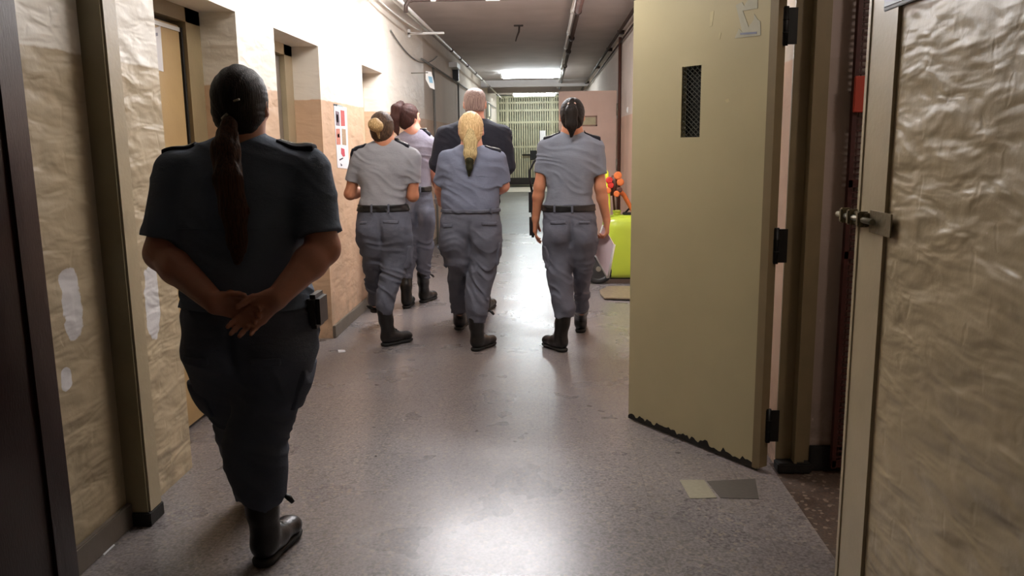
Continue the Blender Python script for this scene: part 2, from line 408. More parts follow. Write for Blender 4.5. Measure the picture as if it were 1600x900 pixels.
# ================================================================ OPEN STEEL DOOR on the right
H0 = np.array([.905, 3.405]); F0 = np.array([.414, 4.085])
dv = (F0 - H0) / np.linalg.norm(F0 - H0); nv = np.array([-dv[1], dv[0]])       # nv points to the camera side?
if nv @ H0 > 0: nv = -nv
def on_leaf(x, y, off=0.0):
    r = ray(x, y); o = H0 + nv * off
    t = (o @ nv) / (r[:2] @ nv); return _hit(r, t)
r = thing('steel_door', (H0[0], H0[1], 0), 'tall olive beige steel door standing open at right, with a slim mesh peephole', 'door')
wid = np.linalg.norm(F0 - H0); D3 = Vector((*dv, 0)); N3 = Vector((*nv, 0)); Z3 = Vector((0, 0, 1))
def leafpt(s, z, off=0): return Vector((H0[0], H0[1], 0)) + D3 * s + N3 * off + Z3 * z
ps = [on_leaf(1066, 104), on_leaf(1096, 102), on_leaf(1093, 214), on_leaf(1064, 215)]
ss = [(p[:2] - H0) @ dv for p in ps]; s0, s1 = min(ss), max(ss); z0, z1 = (ps[2][2] + ps[3][2]) / 2, (ps[0][2] + ps[1][2]) / 2
b = MB()
def lb(mb, sa, sb, za, zb, oa, ob): mb.obox(leafpt((sa + sb) / 2, (za + zb) / 2, (oa + ob) / 2), ((sb - sa) / 2, (zb - za) / 2, abs(ob - oa) / 2), D3, Z3, N3)
for q in ((0, s0, .012, 2.075), (s1, wid, .012, 2.075), (s0, s1, .012, z0), (s0, s1, z1, 2.075)): lb(b, *q, -.045, 0)
b.build('door_leaf', simple('olive beige door enamel', (188, 178, 142), .38, scale=3.5, var=.07, bump=.12, bscale=12), r)
b = MB(); lb(b, -.012, .0, .02, 2.07, -.045, .004); lb(b, 0, .028, .012, 2.07, 0, .004); b.build('edge_strip', 'jambR', r)
b = MB(); lb(b, s0 - .002, s1 + .002, z0, z1, -.04, -.03); b.build('peephole_backing', simple('peephole black', (10, 10, 10), .8), r)
b = MB(); nx, nz = 4, 14; cw, ch = (s1 - s0) / nx, (z1 - z0) / nz
for i in range(nx):
    for j in range(nz):
        cx, cz = s0 + (i + .5) * cw, z0 + (j + .5) * ch
        for (a, c) in (((-.5, 0), (0, .5)), ((0, .5), (.5, 0)), ((.5, 0), (0, -.5)), ((0, -.5), (-.5, 0))):
            b.tube([leafpt(cx + a[0] * cw, cz + a[1] * ch, -.006), leafpt(cx + c[0] * cw, cz + c[1] * ch, -.006)], .0016, 5, False)
b.build('peephole_mesh', simple('dark mesh wire', (60, 60, 50), .5, .3), r)
# grimy chipped bottom edge
b = MB(); pts = []; n = 60
for i in range(n + 1):
    s = wid * (1 - i / n); pts.append(leafpt(s, .022 + random.random() ** 2 * .022 + .012 * (math.sin(i * .7) > .4), .0))
pts += [leafpt(0, .008, 0), leafpt(wid, .008, 0)]
b.poly(pts, .0025, (*nv, 0)); b.build('grimy_edge', 'grime_shade', r)
for zc in (.205, .985, 1.86):
    b = MB(); p = Vector((.945, 3.415, zc))
    b.tube([p - Z3 * .075, p + Z3 * .075], .011, 12); b.box((.90, 3.41, zc - .07), (.94, 3.416, zc + .07)); b.box((.945, 3.41, zc - .07), (.99, 3.416, zc + .07))
    for q in (-.025, .025): b.torus(p + Z3 * q, .012, .0025, 'z', 16, 6)
    b.build('hinge', 'blackm', r)
# torn sticker and small paint chips
def leaf_patch(px, name, m, off=.0015):
    b = MB(); b.poly([on_leaf(x, y) for x, y in px], off, (*nv, 0)); return b.build(name, m, r)
leaf_patch([(1150, 8), (1160, 3), (1163, 9), (1172, -6), (1184, -6), (1184, 13), (1172, 15), (1161, 17), (1170, 42), (1178, 31), (1179, 22), (1184, 30), (1188, 33), (1189, 55), (1148, 60), (1155, 45), (1160, 50), (1155, 28)], 'torn_sticker', simple('torn sticker paper', (190, 188, 168), .7))
leaf_patch([(1157, 51.5), (1183, 49.5), (1183, 53), (1157, 54.5)], 'sticker_print', simple('faded blue print', (134, 140, 160), .7), .0022)
for px in ([(1110, 18), (1116, 17), (1113, 40), (1109, 42)], [(1124, 51), (1127, 51), (1125, 61), (1123, 60)], [(1133, 156), (1138, 154), (1140, 159), (1135, 160)]):
    leaf_patch(px, 'paint_chip', simple('cream chip', (200, 190, 150), .6), .001)

# latch keeper bolted on the right frame
r = thing('latch_keeper', at_x(1362, 340, XR - .012), 'grey steel bolt keeper sticking out of the near right door frame', 'latch')
zz = 1.185
b = MB(); b.box((XR - .016, 2.27, zz - .035), (XR - .012, 2.42, zz + .03), .001); b.box((XR - .012, 2.42, zz - .02), (XR - .03, 2.60, zz + .02), .003); b.build('keeper_plate', 'brass', r)
b = MB(); b.tube([(XR - .03, 2.36, zz), (XR - .03, 2.64, zz)], .009, 10); b.build('bolt', 'metal', r)
for yy in (2.44, 2.52, 2.58):
    b = MB(); b.box((XR - .045, yy - .01, zz - .022), (XR - .012, yy + .01, zz + .024), .004); b.build('bolt_bracket', 'brass', r)
# sign at the top right
r = thing('wall_sign', (XR, 2.27, 1.79), 'dark blue grey plaque with white lettering high on the near right wall', 'sign')
b = MB(); b.box((XR - .014, 2.13, 1.765), (XR, 2.42, 1.98), .002); b.build('sign_edge', 'signedge', r)
b = MB(); b.box((XR - .017, 2.14, 1.775), (XR - .013, 2.412, 1.97), .001); b.build('sign_face', 'signgrey', r)
b = MB()
for yc in (2.335, 2.265):
    for (a, c) in (((-.02, 1.80), (0, 1.845)), ((0, 1.845), (.02, 1.80))):
        pass
    b.tube([(XR - .018, yc + .018, 1.862), (XR - .018, yc, 1.812), (XR - .018, yc - .018, 1.862)], .004, 6)
b.build('white_lettering', 'paper', r)

# red mesh gate and orange object in the side room
r = thing('mesh_gate', (1.34, 3.4, 0), 'red painted steel mesh gate folded back inside the right doorway', 'gate')
b = MB()
for xx in (1.214, 1.93): b.box((xx - .005, 3.37, .03), (xx + .012, 3.40, 2.3))
for q in (.05, .95, 1.24, 2.28): b.box((1.21, 3.37, q - .015), (1.93, 3.40, q + .015))
b.build('gate_frame', 'redmesh', r)
b = MB()
for i in range(92): b.box((1.215, 3.378, .05 + i * .0245), (1.93, 3.39, .056 + i * .0245))
for i in range(28): b.box((1.235 + i * .0245, 3.383, .05), (1.240 + i * .0245, 3.387, 2.28))
b.build('mesh_panel', 'redmesh', r)
o = box('orange_tag', (1.206, 3.355, 1.52), (1.32, 3.368, 1.66), 'orangelbl', None, .003); tag(o, 'small orange red plate hanging on the red mesh gate', 'plate')

# ================================================================ CEILING SERVICES
def rod(name, pts, rad, m, label, cat='pipe', seg=10, group=None):
    b = MB(); b.tube(pts, rad, seg); return tag(b.build(name, m), label, cat, group)
YC = 8.15
r = thing('ceiling_pipe', (-.3, YC, 2.78), 'dark brown pipe crossing the ceiling from wall to wall, bending down at the left', 'pipe')
b = MB(); b.tube([(-1.35, YC, 2.66), (-1.345, YC, 2.73), (-1.32, YC, 2.765), (-1.27, YC, 2.775), (.99, YC, 2.775)], .02, 12); b.tube([(-1.25, YC + .06, 2.80), (.99, YC + .06, 2.80)], .013, 8); b.build('pipe_run', 'pipeDark', r)
for x in (-1.08, .08, .62):
    b = MB(); b.box((x - .025, YC - .03, 2.755), (x + .025, YC + .03, 2.80), .004); b.tube([(x, YC, 2.79), (x, YC, 2.9)], .006, 6); b.build('pipe_clamp', 'cond', r)
r = thing('junction_box', (-.5, YC - .03, 2.78), 'small white framed box hanging on the brown ceiling pipe', 'box')
b = MB(); x0, x1 = -.575, -.44
for lo, hi in (((x0, 2.76), (x0 + .03, 2.87)), ((x1 - .03, 2.76), (x1, 2.87)), ((x0, 2.745), (x1, 2.785)), ((x0, 2.85), (x1, 2.9))): b.box((lo[0], YC - .07, lo[1]), (hi[0], YC - .025, hi[1]), .003)
b.build('box_frame', 'white', r); box('box_face', (x0 + .02, YC - .055, 2.77), (x1 - .02, YC - .03, 2.87), 'pipeGrey', r)
# left white conduits with bracket
r = thing('white_conduit', (-1.33, 12, 2.72), 'pair of white conduits running along the upper left side of the corridor', 'conduit')
for k, xx in enumerate((-1.42, -1.375)):
    b = MB(); b.tube([(xx, 3.0, 2.74), (xx, 10.4, 2.74)] if k == 0 else [(xx, 3.0, 2.745), (xx + .0, 10.4, 2.745), (xx, 25.5, 2.745)], .014 if k == 0 else .018, 8); b.build('conduit_tube', 'cond', r)
for yy in (4.5, 6.6, 12.2, 13.4, 14.6, 16.2, 17.8, 20, 23):
    b = MB(); b.tube([(-1.375, yy - .05, 2.745), (-1.375, yy + .05, 2.745)], .027, 8); b.build('conduit_clip', 'pipeDark', r)
b = MB(); b.box((-1.6, 9.75, 2.66), (-1.18, 9.79, 2.685), .003); b.box((-1.6, 9.75, 2.63), (-1.57, 9.79, 2.72), .003)
tag(b.build('wall_bracket', 'cond'), 'white strut bracket carrying the conduits off the left wall', 'bracket')
rod('sagging_cable', arc((-1.52, 5.6, 2.84), (-1.42, 9.7, 2.68), (-.03, 0, -.07)), .008, 'cond', 'thin white cable sagging beside the conduits at upper left', 'cable', 6)
rod('wall_cable', arc((-1.585, 8.6, 2.56), (-1.585, 12.2, 2.66), (0, 0, -.19)), .007, 'pipeGrey', 'thin grey cable looping across the upper left wall', 'cable', 6)
# right hand ceiling run
r = thing('ceiling_conduit', (.2, 14, 2.8), 'white conduit running away along the ceiling to the right of the lights', 'conduit')
b = MB(); b.tube([(.285, 8.1, 2.835), (.285, 25.5, 2.835)], .017, 8); b.build('conduit_tube', 'cond', r)
for yy in (9.4, 11.2, 12.9, 14.6, 16.6, 19, 22):
    b = MB(); b.tube([(.285, yy - .11, 2.835), (.285, yy + .11, 2.835)], .024, 8); b.tube([(.285, yy, 2.83), (.285, yy, 2.9)], .008, 5); b.build('coupling', 'white', r)
r = thing('stained_pipe', (.36, 10, 2.82), 'thicker reddish stained pipe hanging beside the white ceiling conduit', 'pipe')
b = MB(); b.tube([(.345, 7.2, 2.83), (.345, 9.4, 2.83)], .036, 12); b.build('pipe_run', 'pipeStain', r)
b = MB(); b.tube([(.345, 9.4, 2.83), (.345, 25.5, 2.83)], .026, 10); b.build('pipe_end', 'pipeDark', r)
for yy in (8.0, 9.4, 11.8, 13.5, 16): 
    b = MB(); b.tube([(.345, yy - .03, 2.83), (.345, yy + .03, 2.83)], .042, 10); b.build('pipe_clamp', 'pipeDark', r)
# along the far right wall
r = thing('wall_pipe', (.97, 14, 2.75), 'dark pipe running high along the far right wall', 'pipe')
b = MB(); b.tube([(.93, 7.5, 2.80), (.93, 25.5, 2.80)], .02, 8); b.tube([(.965, 9.3, 2.70), (.965, 25.5, 2.70)], .012, 8); b.build('pipe_run', 'pipeDark', r)
for yy in (9, 11, 13, 16, 20):
    b = MB(); b.box((.91, yy, 2.775), (1.0, yy + .03, 2.825)); b.build('pipe_clamp', 'pipeDark', r)
rod('vertical_pipe', [(.975, 11.35, 2.78), (.975, 11.35, 1.9), (.975, 11.35, .3)], .022, 'rust', 'rusty brown pipe running down the right wall beside the pink door')
p = at_x(979, 172, .985)
r = thing('wall_socket', p, 'small white switch on the far right wall', 'switch')
box('switch_plate', (.99, p[1] - .05, p[2] - .035), (1.0, p[1] + .05, p[2] + .035), 'white', r, .003); box('switch_rocker', (.984, p[1] - .025, p[2] - .02), (.99, p[1] + .02, p[2] + .02), 'white', r, .002)
# hook hanging from ceiling
r = thing('ceiling_hook', (-.33, 10.9, 2.9), 'short dark hook dangling from the middle of the ceiling', 'hook')
b = MB(); b.box((-.42, 10.88, 2.885), (-.30, 10.96, 2.9), .003); b.build('hook_plate', 'pipeDark', r)
b = MB(); b.tube([(-.35, 10.92, 2.885), (-.355, 10.92, 2.82), (-.385, 10.92, 2.75), (-.40, 10.92, 2.70)], [.012, .012, .01, .007], 8); b.build('hook_stem', 'pipeDark', r)
# beams across the far ceiling
b = MB()
for yy in (20.3, 22.6): b.box((XL, yy, 2.74), (XRF, yy + .25, 2.9))
struct('trim_13', b, 'ceil')
# lamps
for i, (x, y, k, c) in enumerate(TUBES):
    lab = ['ceiling tube lamp over the near end of the corridor', 'ceiling tube lamp above the walking group', 'large bright tube lamp across the far ceiling', 'dimmer looking tube lamp just before the far gate'][i]
    r = thing('ceiling_lamp', (x, y, 2.86), lab, 'lamp', 'ceiling tube lamps')
    zl = 2.715 if y < 10 else 2.80
    b = MB(); b.box((x - .66, y - .028, zl + .03), (x + .66, y + .028, zl + .06), .006)
    for s in (-.4, .4): b.tube([(x + s, y, zl + .06), (x + s, y, 2.9)], .008, 6)
    b.build('lamp_housing', 'white', r)
    for s in (-.07, .07):
        b = MB(); b.tube([(x - .6, y + s, zl), (x + .6, y + s, zl)], .026, 12); b.build('lamp_tube', emit('tube glow %d' % i, c, k), r)
    for s in (-.63, .63):
        box('lamp_holder', (x + s - .02, y - .09, zl - .025), (x + s + .02, y + .09, zl + .035), 'white', r, .004)

r = thing('added_room_light', (2.0, 2.0, 2.8), 'added round fill light, unseen inside the side room behind the right doorway', 'lamp')  # unseen light added to brighten the side room wall
b = MB(); b.tube([(2.0, 2.0, 2.72), (2.0, 2.0, 2.78)], .12, 20); b.build('fill_globe', emit('room fill glow', (1, .90, .80), 55), r)
b = MB(); b.tube([(2.0, 2.0, 2.78), (2.0, 2.0, 2.9)], .05, 16); b.build('fill_base', 'white', r)
# ================================================================ WALL PAPERS
paper_w = 0
def wallpaper(name, pix, m, label, cat, X=XL, t=.003, group=None):
    b = MB(); b.poly([at_x(x, y, X + .0005) for x, y in pix], t, (1, 0, 0)); return b
r = thing('notice_strip', at_x(532, 262, XL), 'column of small photo sheets taped to the left wall beside the second doorway', 'poster')
b = wallpaper('', [(521, 163), (541, 168), (545, 264), (527, 262)], None, None, None); b.build('paper_backing', 'paper', r)
def pp(pix, rgb, name='printed_photo'):
    b = MB(); b.poly([at_x(x, y, XL + .0037) for x, y in pix], .001, (1, 0, 0)); b.build(name, simple('print %d %d %d' % rgb, rgb, .7, scale=90, var=.3), r)
pp([(521, 162), (527, 163), (527, 166), (521, 165)], (50, 60, 60), 'dark_logo'); pp([(528, 163), (536, 166), (536, 168), (528, 166)], (170, 190, 190), 'pale_caption')
pp([(524, 173), (530, 175), (531, 197), (525, 196)], (128, 112, 120)); pp([(532, 172), (538, 173), (539, 197), (533, 197)], (190, 92, 88))
pp([(525.3, 178), (528, 179), (528.5, 192), (526, 191.5)], (215, 205, 205))
pp([(525, 201), (531, 201), (532, 226), (526, 226)], (206, 132, 112)); pp([(534, 201), (540, 202), (541, 227), (535, 226)], (176, 150, 120))
pp([(527, 209), (530, 209), (530.5, 215), (527.5, 215)], (90, 30, 30))
pp([(533, 231), (538, 233), (539, 244), (536, 245), (533, 240)], (206, 80, 92)); pp([(530, 249), (536, 246), (536, 248), (531, 251)], (70, 64, 74)); pp([(532, 255), (535, 258), (533, 260)], (70, 64, 74))
# notice on first door
r = thing('door_notice', (BK - .03, 3.6, 1.6), 'white sheet of paper taped to the tan door at left', 'notice')
b = MB(); b.poly([at_x(x, y, BK - .0295) for x, y in ((236, 45), (250, 41), (255, 112), (240, 108))], .002, (1, 0, 0)); b.build('paper_sheet', 'paper', r)
b = MB(); b.poly([at_x(x, y, BK - .027) for x, y in ((240, 52), (246, 51), (246.5, 56), (240.5, 57))], .001, (1, 0, 0)); b.build('printed_mark', simple('faded ink', (150, 150, 160), .8), r)
# hanging sign on left wall further on
p = at_y(671, 126, 9.9)
r = thing('hanging_sign', p, 'small pale blue and white sign sticking out of the left wall', 'sign')
b = MB(); b.poly([at_y(x, y, 9.9) for x, y in ((665, 111), (674, 112), (678, 128), (679, 140), (672, 137), (665, 124))], .01, (0, 1, 0)); b.build('sign_plate', 'white', r)
b = MB(); b.poly([at_y(x, y, 9.895) for x, y in ((669, 119), (675, 120), (676.5, 130), (671, 129))], .004, (0, 1, 0)); b.build('sign_print', simple('blue print', (130, 175, 200), .5), r)
b = MB(); b.tube([(XL, 9.9, p[2] + .09), (XL + .2, 9.9, p[2] + .09)], .006, 6); b.build('sign_arm', 'metal', r)
# far left wall clutter
r = thing('wall_lamp_box', (-1.52, 12.9, 2.45), 'small white lit box and dark bracket high on the far left wall', 'box')
p = at_x(713, 103, -1.5)
box('box_body', (XL, p[1] - .25, p[2] - .04), (-1.46, p[1] + .25, p[2] + .04), 'white', r, .006); box('box_bracket', (XL, p[1] + .3, p[2] - .22), (-1.5, p[1] + .36, p[2] - .02), 'blackm', r, .004)
rod('far_wall_pipe', [(-1.56, 10.5, 2.46), (-1.56, 25.5, 2.46)], .014, 'pipeGrey', 'thin pipe running along the far left wall under the conduits')
for k, yy in enumerate((11.6, 14.8)):
    rod('riser_pipe', [(-1.565, yy, 0), (-1.565, yy, 2.46)], .016, 'pipeGrey', ['grey riser pipe on the far left wall nearer the camera', 'grey riser pipe on the far left wall just before the gate end'][k])

# ================================================================ FAR GATE
YG = 26.6
r = thing('barred_gate', (-.35, YG, 0), 'pale green barred gate closing the far end of the corridor', 'gate')
b = MB()
for xx in (XL + .03, -1.25, .16, XRF - .04): b.box((xx - .035, YG - .03, .08), (xx + .035, YG + .03, 2.86))
for z in (.1, 1.28, 2.05, 2.42, 2.66, 2.84): b.box((XL, YG - .025, z - .03), (XRF, YG + .025, z + .03))
b.build('gate_frame', 'gate', r)
for i in range(34):
    x = XL + .07 + i * .0735
    b = MB(); b.box((x - .02, YG - .012, .1), (x + .02, YG + .012, 2.84)); b.build('gate_bar', 'gate', r)
b = MB(); b.box((XL, YG - .035, .08), (XRF, YG - .027, .30)); b.build('kick_plate', 'grime_shade', r)
p = at_y(833, 243, YG - .05)
b = MB(); b.box((p[0] - .10, YG - .1, p[2] - .14), (p[0] + .12, YG - .03, p[2] + .16), .01); b.tube([(p[0] - .35, YG - .07, p[2] + .02), (p[0] + .3, YG - .07, p[2] + .02)], .025, 8); b.build('gate_lock', 'blackm', r)
p = at_y(848, 214, YG - .05)
tag(box('paper_notice', (p[0] - .09, YG - .045, p[2] - .2), (p[0] + .09, YG - .035, p[2] + .2), 'paper'), 'white upright notice fixed to the far gate bars', 'notice')
b = MB(); b.box((XL, 24.0, -.001), (XRF, 26.5, .004)); struct('trim_14', b, simple('pale threshold with light spill', (225, 222, 210), .35, var=.04))  # pale colour also paints in the bright light spilling before the gate
# glimpses of bright window openings at the left of the gate
r = thing('side_window', (XL, 22.5, 1.6), 'small yellowish grated window high on the far left wall before the gate', 'window')
b = MB(); b.box((XL, 22.0, 1.7), (XL + .03, 23.5, 2.5)); b.build('window_frame', 'gate', r)
for i in range(3):
    for j in range(2): b = MB(); b.box((XL + .03, 22.07 + i * .48, 1.76 + j * .37), (XL + .034, 22.45 + i * .48, 2.07 + j * .37)); b.build('window_pane', emit('lit pane', (1, .95, .7), 1.1) if (i + j) % 2 == 0 else 'endwall', r)

# ================================================================ PINK DOOR beyond
YD = 11.6
r = thing('pink_door', (.95, YD, 0), 'pinkish beige door standing open across the right side beyond the lime cart', 'door')
p0, p1 = at_y(873, 143, YD), at_y(963, 143, YD); ztop = p0[2]
b = MB(); b.box((p0[0], YD - .045, .01), (.955, YD, ztop), .004); b.build('door_leaf', 'pink', r)
b = MB(); a, c = at_y(906, 181, YD - .046), at_y(933, 197, YD - .046)
for lo, hi in (((a[0], c[2]), (a[0] + .02, a[2])), ((c[0] - .02, c[2]), (c[0], a[2])), ((a[0], a[2] - .02), (c[0], a[2])), ((a[0], c[2]), (c[0], c[2] + .02))): b.box((lo[0], YD - .055, lo[1]), (hi[0], YD - .045, hi[1]))
b.build('sign_frame', simple('brown frame', (140, 110, 90), .5), r)
box('sign_insert', (a[0] + .015, YD - .05, c[2] + .015), (c[0] - .015, YD - .045, a[2] - .015), simple('yellow grey insert', (176, 166, 130), .5), r)
for z in (.3, 1.1, 1.85):
    b = MB(); b.tube([(.965, YD - .05, z - .08), (.965, YD - .05, z + .08)], .014, 8); b.build('hinge', 'metal', r)

# ================================================================ LIME CART
YT = 8.35
xc = .70
r = thing('lime_cart', (xc, YT, 0), 'lime green tank cart with black wheel and orange valve cluster parked by the right wall', 'cart')
b = MB(); prof = [(0, .16), (.10, .155), (.2, .12), (.26, .10), (.30, .10), (.34, .13), (.38, .17), (.55, .20), (.66, .20), (.72, .19), (.76, .15), (.785, .08), (.79, .0)]
def tank(b):
    # rounded upright body: superellipse plan, slight barrel
    seg = 40; rings = []
    for z, k in [(.06, .80), (.075, .93), (.10, .98), (.16, 1), (.4, 1.02), (.56, 1.0), (.62, .96), (.655, .86), (.675, .70), (.685, .45), (.688, .02)]:
        ring = []
        for i in range(seg):
            a = 2 * math.pi * i / seg; ca, sa = math.cos(a), math.sin(a); e = .55
            ring.append(b.b.verts.new((xc + .07 + .215 * k * math.copysign(abs(ca) ** e, ca), YT + .18 * k * math.copysign(abs(sa) ** e, sa), z)))
        rings.append(ring)
    for p, q in zip(rings, rings[1:]):
        for i in range(seg):
            f = b.b.faces.new((p[i], p[(i + 1) % seg], q[(i + 1) % seg], q[i])); f.smooth = True
    b.b.faces.new(rings[0][::-1]); b.b.faces.new(rings[-1])
tank(b); b.build('tank_body', 'lime', r)
b = MB(); b.tube([(xc + .0, YT - .02, .67), (xc + .0, YT - .02, .735)], .038, 16); b.torus((xc, YT - .02, .725), .036, .009, 'z', 20, 8); b.build('filler_cap', 'lime', r)
b = MB(); b.box((xc + .06, YT - .05, .685), (xc + .2, YT + .03, .71), .006); b.tube([(xc + .08, YT - .02, .70), (xc + .12, YT - .02, .745), (xc + .19, YT - .02, .73)], .011, 8); b.build('valve_lever', 'rubber', r)
wx, wy = xc - .19, YT - .14
for (px_, py_) in ((wx, wy), (wx, YT + .26)):
    b = MB(); b.torus((px_, py_, .155), .125, .032, 'y', 40, 10); w = b.build('wheel', 'rubber', r)
    b = MB(); b.tube([(px_, py_ - .02, .155), (px_, py_ + .02, .155)], .1, 24); b.build('wheel_disc', simple('dark wheel disc', (44, 44, 44), .5), w)
    b = MB(); b.tube([(px_, py_ - .035, .155), (px_, py_ + .035, .155)], .026, 16); b.build('wheel_hub', 'metal', w)
b = MB(); b.tube([(wx, wy - .01, .155), (wx, YT + .27, .155)], .014, 8); b.box((wx, YT - .1, .04), (xc + .25, YT + .12, .07), .006); b.tube([(wx + .04, wy + .04, .14), (xc - .1, YT - .1, .05)], .014, 8); b.build('axle_frame', 'blackm', r)
for yy in (-.12, .12):
    b = MB(); b.tube([(xc + .22, YT + yy - .012, .04), (xc + .22, YT + yy + .012, .04)], .04, 16); b.build('caster', 'rubber', r)
# tall lime hose arc standing behind the officer's arm
hp = [at_y(x, y, YT - .12) for x, y in ((944, 264), (948, 270), (950, 290), (951, 320), (950, 345))]
hp = [Vector([float(v) for v in q]) for q in hp] + [Vector((xc - .12, YT - .08, .60))]
b = MB(); b.tube([hp[0] - Vector((.04, 0, -.0))] + hp, .018, 10); b.build('hose', 'yellow', r)
# spray head cluster with orange lance
ctr = at_y(960, 290, YT - .1)
cx_, cz_ = float(ctr[0]), float(ctr[2]); s = YT / 1280
b = MB(); b.tube([(cx_ - .01, YT - .1, cz_ - .1), (cx_, YT - .1, cz_ + .1)], .03, 10); r2 = b.build('spray_head', 'rust', r)
for dx, dz, rad, m in ((-.055, .055, .034, 'redp'), (.03, .10, .04, 'orange'), (.055, .035, .036, 'orange'), (-.04, .005, .03, 'redp'), (-.065, -.045, .03, 'orange'), (.02, -.08, .03, 'orange'), (.05, -.04, .024, 'rust')):
    b = MB(); b.tube([(cx_ + dx, YT - .15, cz_ + dz), (cx_ + dx, YT - .13, cz_ + dz), (cx_ + dx, YT - .07, cz_ + dz)], [rad * .7, rad, rad * .9], 14); b.torus((cx_ + dx, YT - .14, cz_ + dz), rad * .8, .008, 'y', 18, 6); b.build('valve_knob', m, r2)
b = MB(); b.tube([(cx_ + .04, YT - .1, cz_ - .04), at_y(975, 305, YT - .08), at_y(990, 332, YT - .06), at_y(1004, 360, YT + .0)], [.026, .024, .02, .02], 10); b.build('orange_handle', 'orange', r2)
b = MB(); b.tube([(cx_, YT - .1, cz_ - .08), (cx_ - .01, YT - .09, .9), (xc - .02, YT - .02, .70)], .012, 8); b.build('stand_rod', 'rust', r2)
# flat metal cover lying on floor
r = thing('floor_plate', on_floor(965, 458, 0), 'flat grey metal tray lying on the floor in front of the lime cart', 'tray')
b = MB(); b.poly([on_floor(x, y, .012) for x, y in ((937, 455), (950, 449), (1010, 449), (1010, 469), (944, 467), (938, 461))], .012, (0, 0, 1)); b.build('tray_plate', simple('scratched grey tin', (150, 134, 116), .45, .3, var=.3, scale=30), r)
b = MB(); b.poly([on_floor(x, y, .001) for x, y in ((942, 457), (952, 452), (1006, 452), (1006, 468), (946, 466))], .011, (0, 0, 1)); b.build('tray_rim', 'blackm', r)
# floor litter
for k, (px, lab) in enumerate((([(528, 547), (539, 547), (540, 550), (529, 551)], 'white paper scrap on the floor near the left skirting'), ([(481, 568), (486, 568), (486, 571), (481, 570)], 'tiny white scrap on the floor beside the skirting'), ([(158, 864), (176, 850), (180, 852), (163, 868)], 'broken white sliver on the floor by the nearest left skirting'))):
    b = MB(); b.poly([on_floor(x, y, .001) for x, y in px], .002, (0, 0, 1)); tag(b.build('paper_scrap', 'paper'), lab, 'litter')

# ================================================================ PEOPLE : signed distance field sculpting
def vnoise(P, seed=0):
    I = np.floor(P).astype(np.int64); F = (P - I).astype(np.float32); F = F * F * (3 - 2 * F)
    def h(a, b_, c):
        n = (a * 73856093) ^ (b_ * 19349663) ^ (c * 83492791) ^ (seed * 2654435761)
        n = (n ^ (n >> 13)) * 1274126177; n = n ^ (n >> 16)
        return (n & 0xffff).astype(np.float32) / 32767.5 - 1
    x, y, z = I[:, 0], I[:, 1], I[:, 2]; out = 0
    for i in (0, 1):
        for j in (0, 1):
            for k in (0, 1):
                w = (F[:, 0] if i else 1 - F[:, 0]) * (F[:, 1] if j else 1 - F[:, 1]) * (F[:, 2] if k else 1 - F[:, 2])
                out = out + w * h(x + i, y + j, z + k)
    return out
FAR = .06
class Grid:
    def __init__(s, lo, hi, h):
        s.lo = np.array(lo, float); s.h = h; s.n = np.ceil((np.array(hi) - s.lo) / h).astype(int) + 1
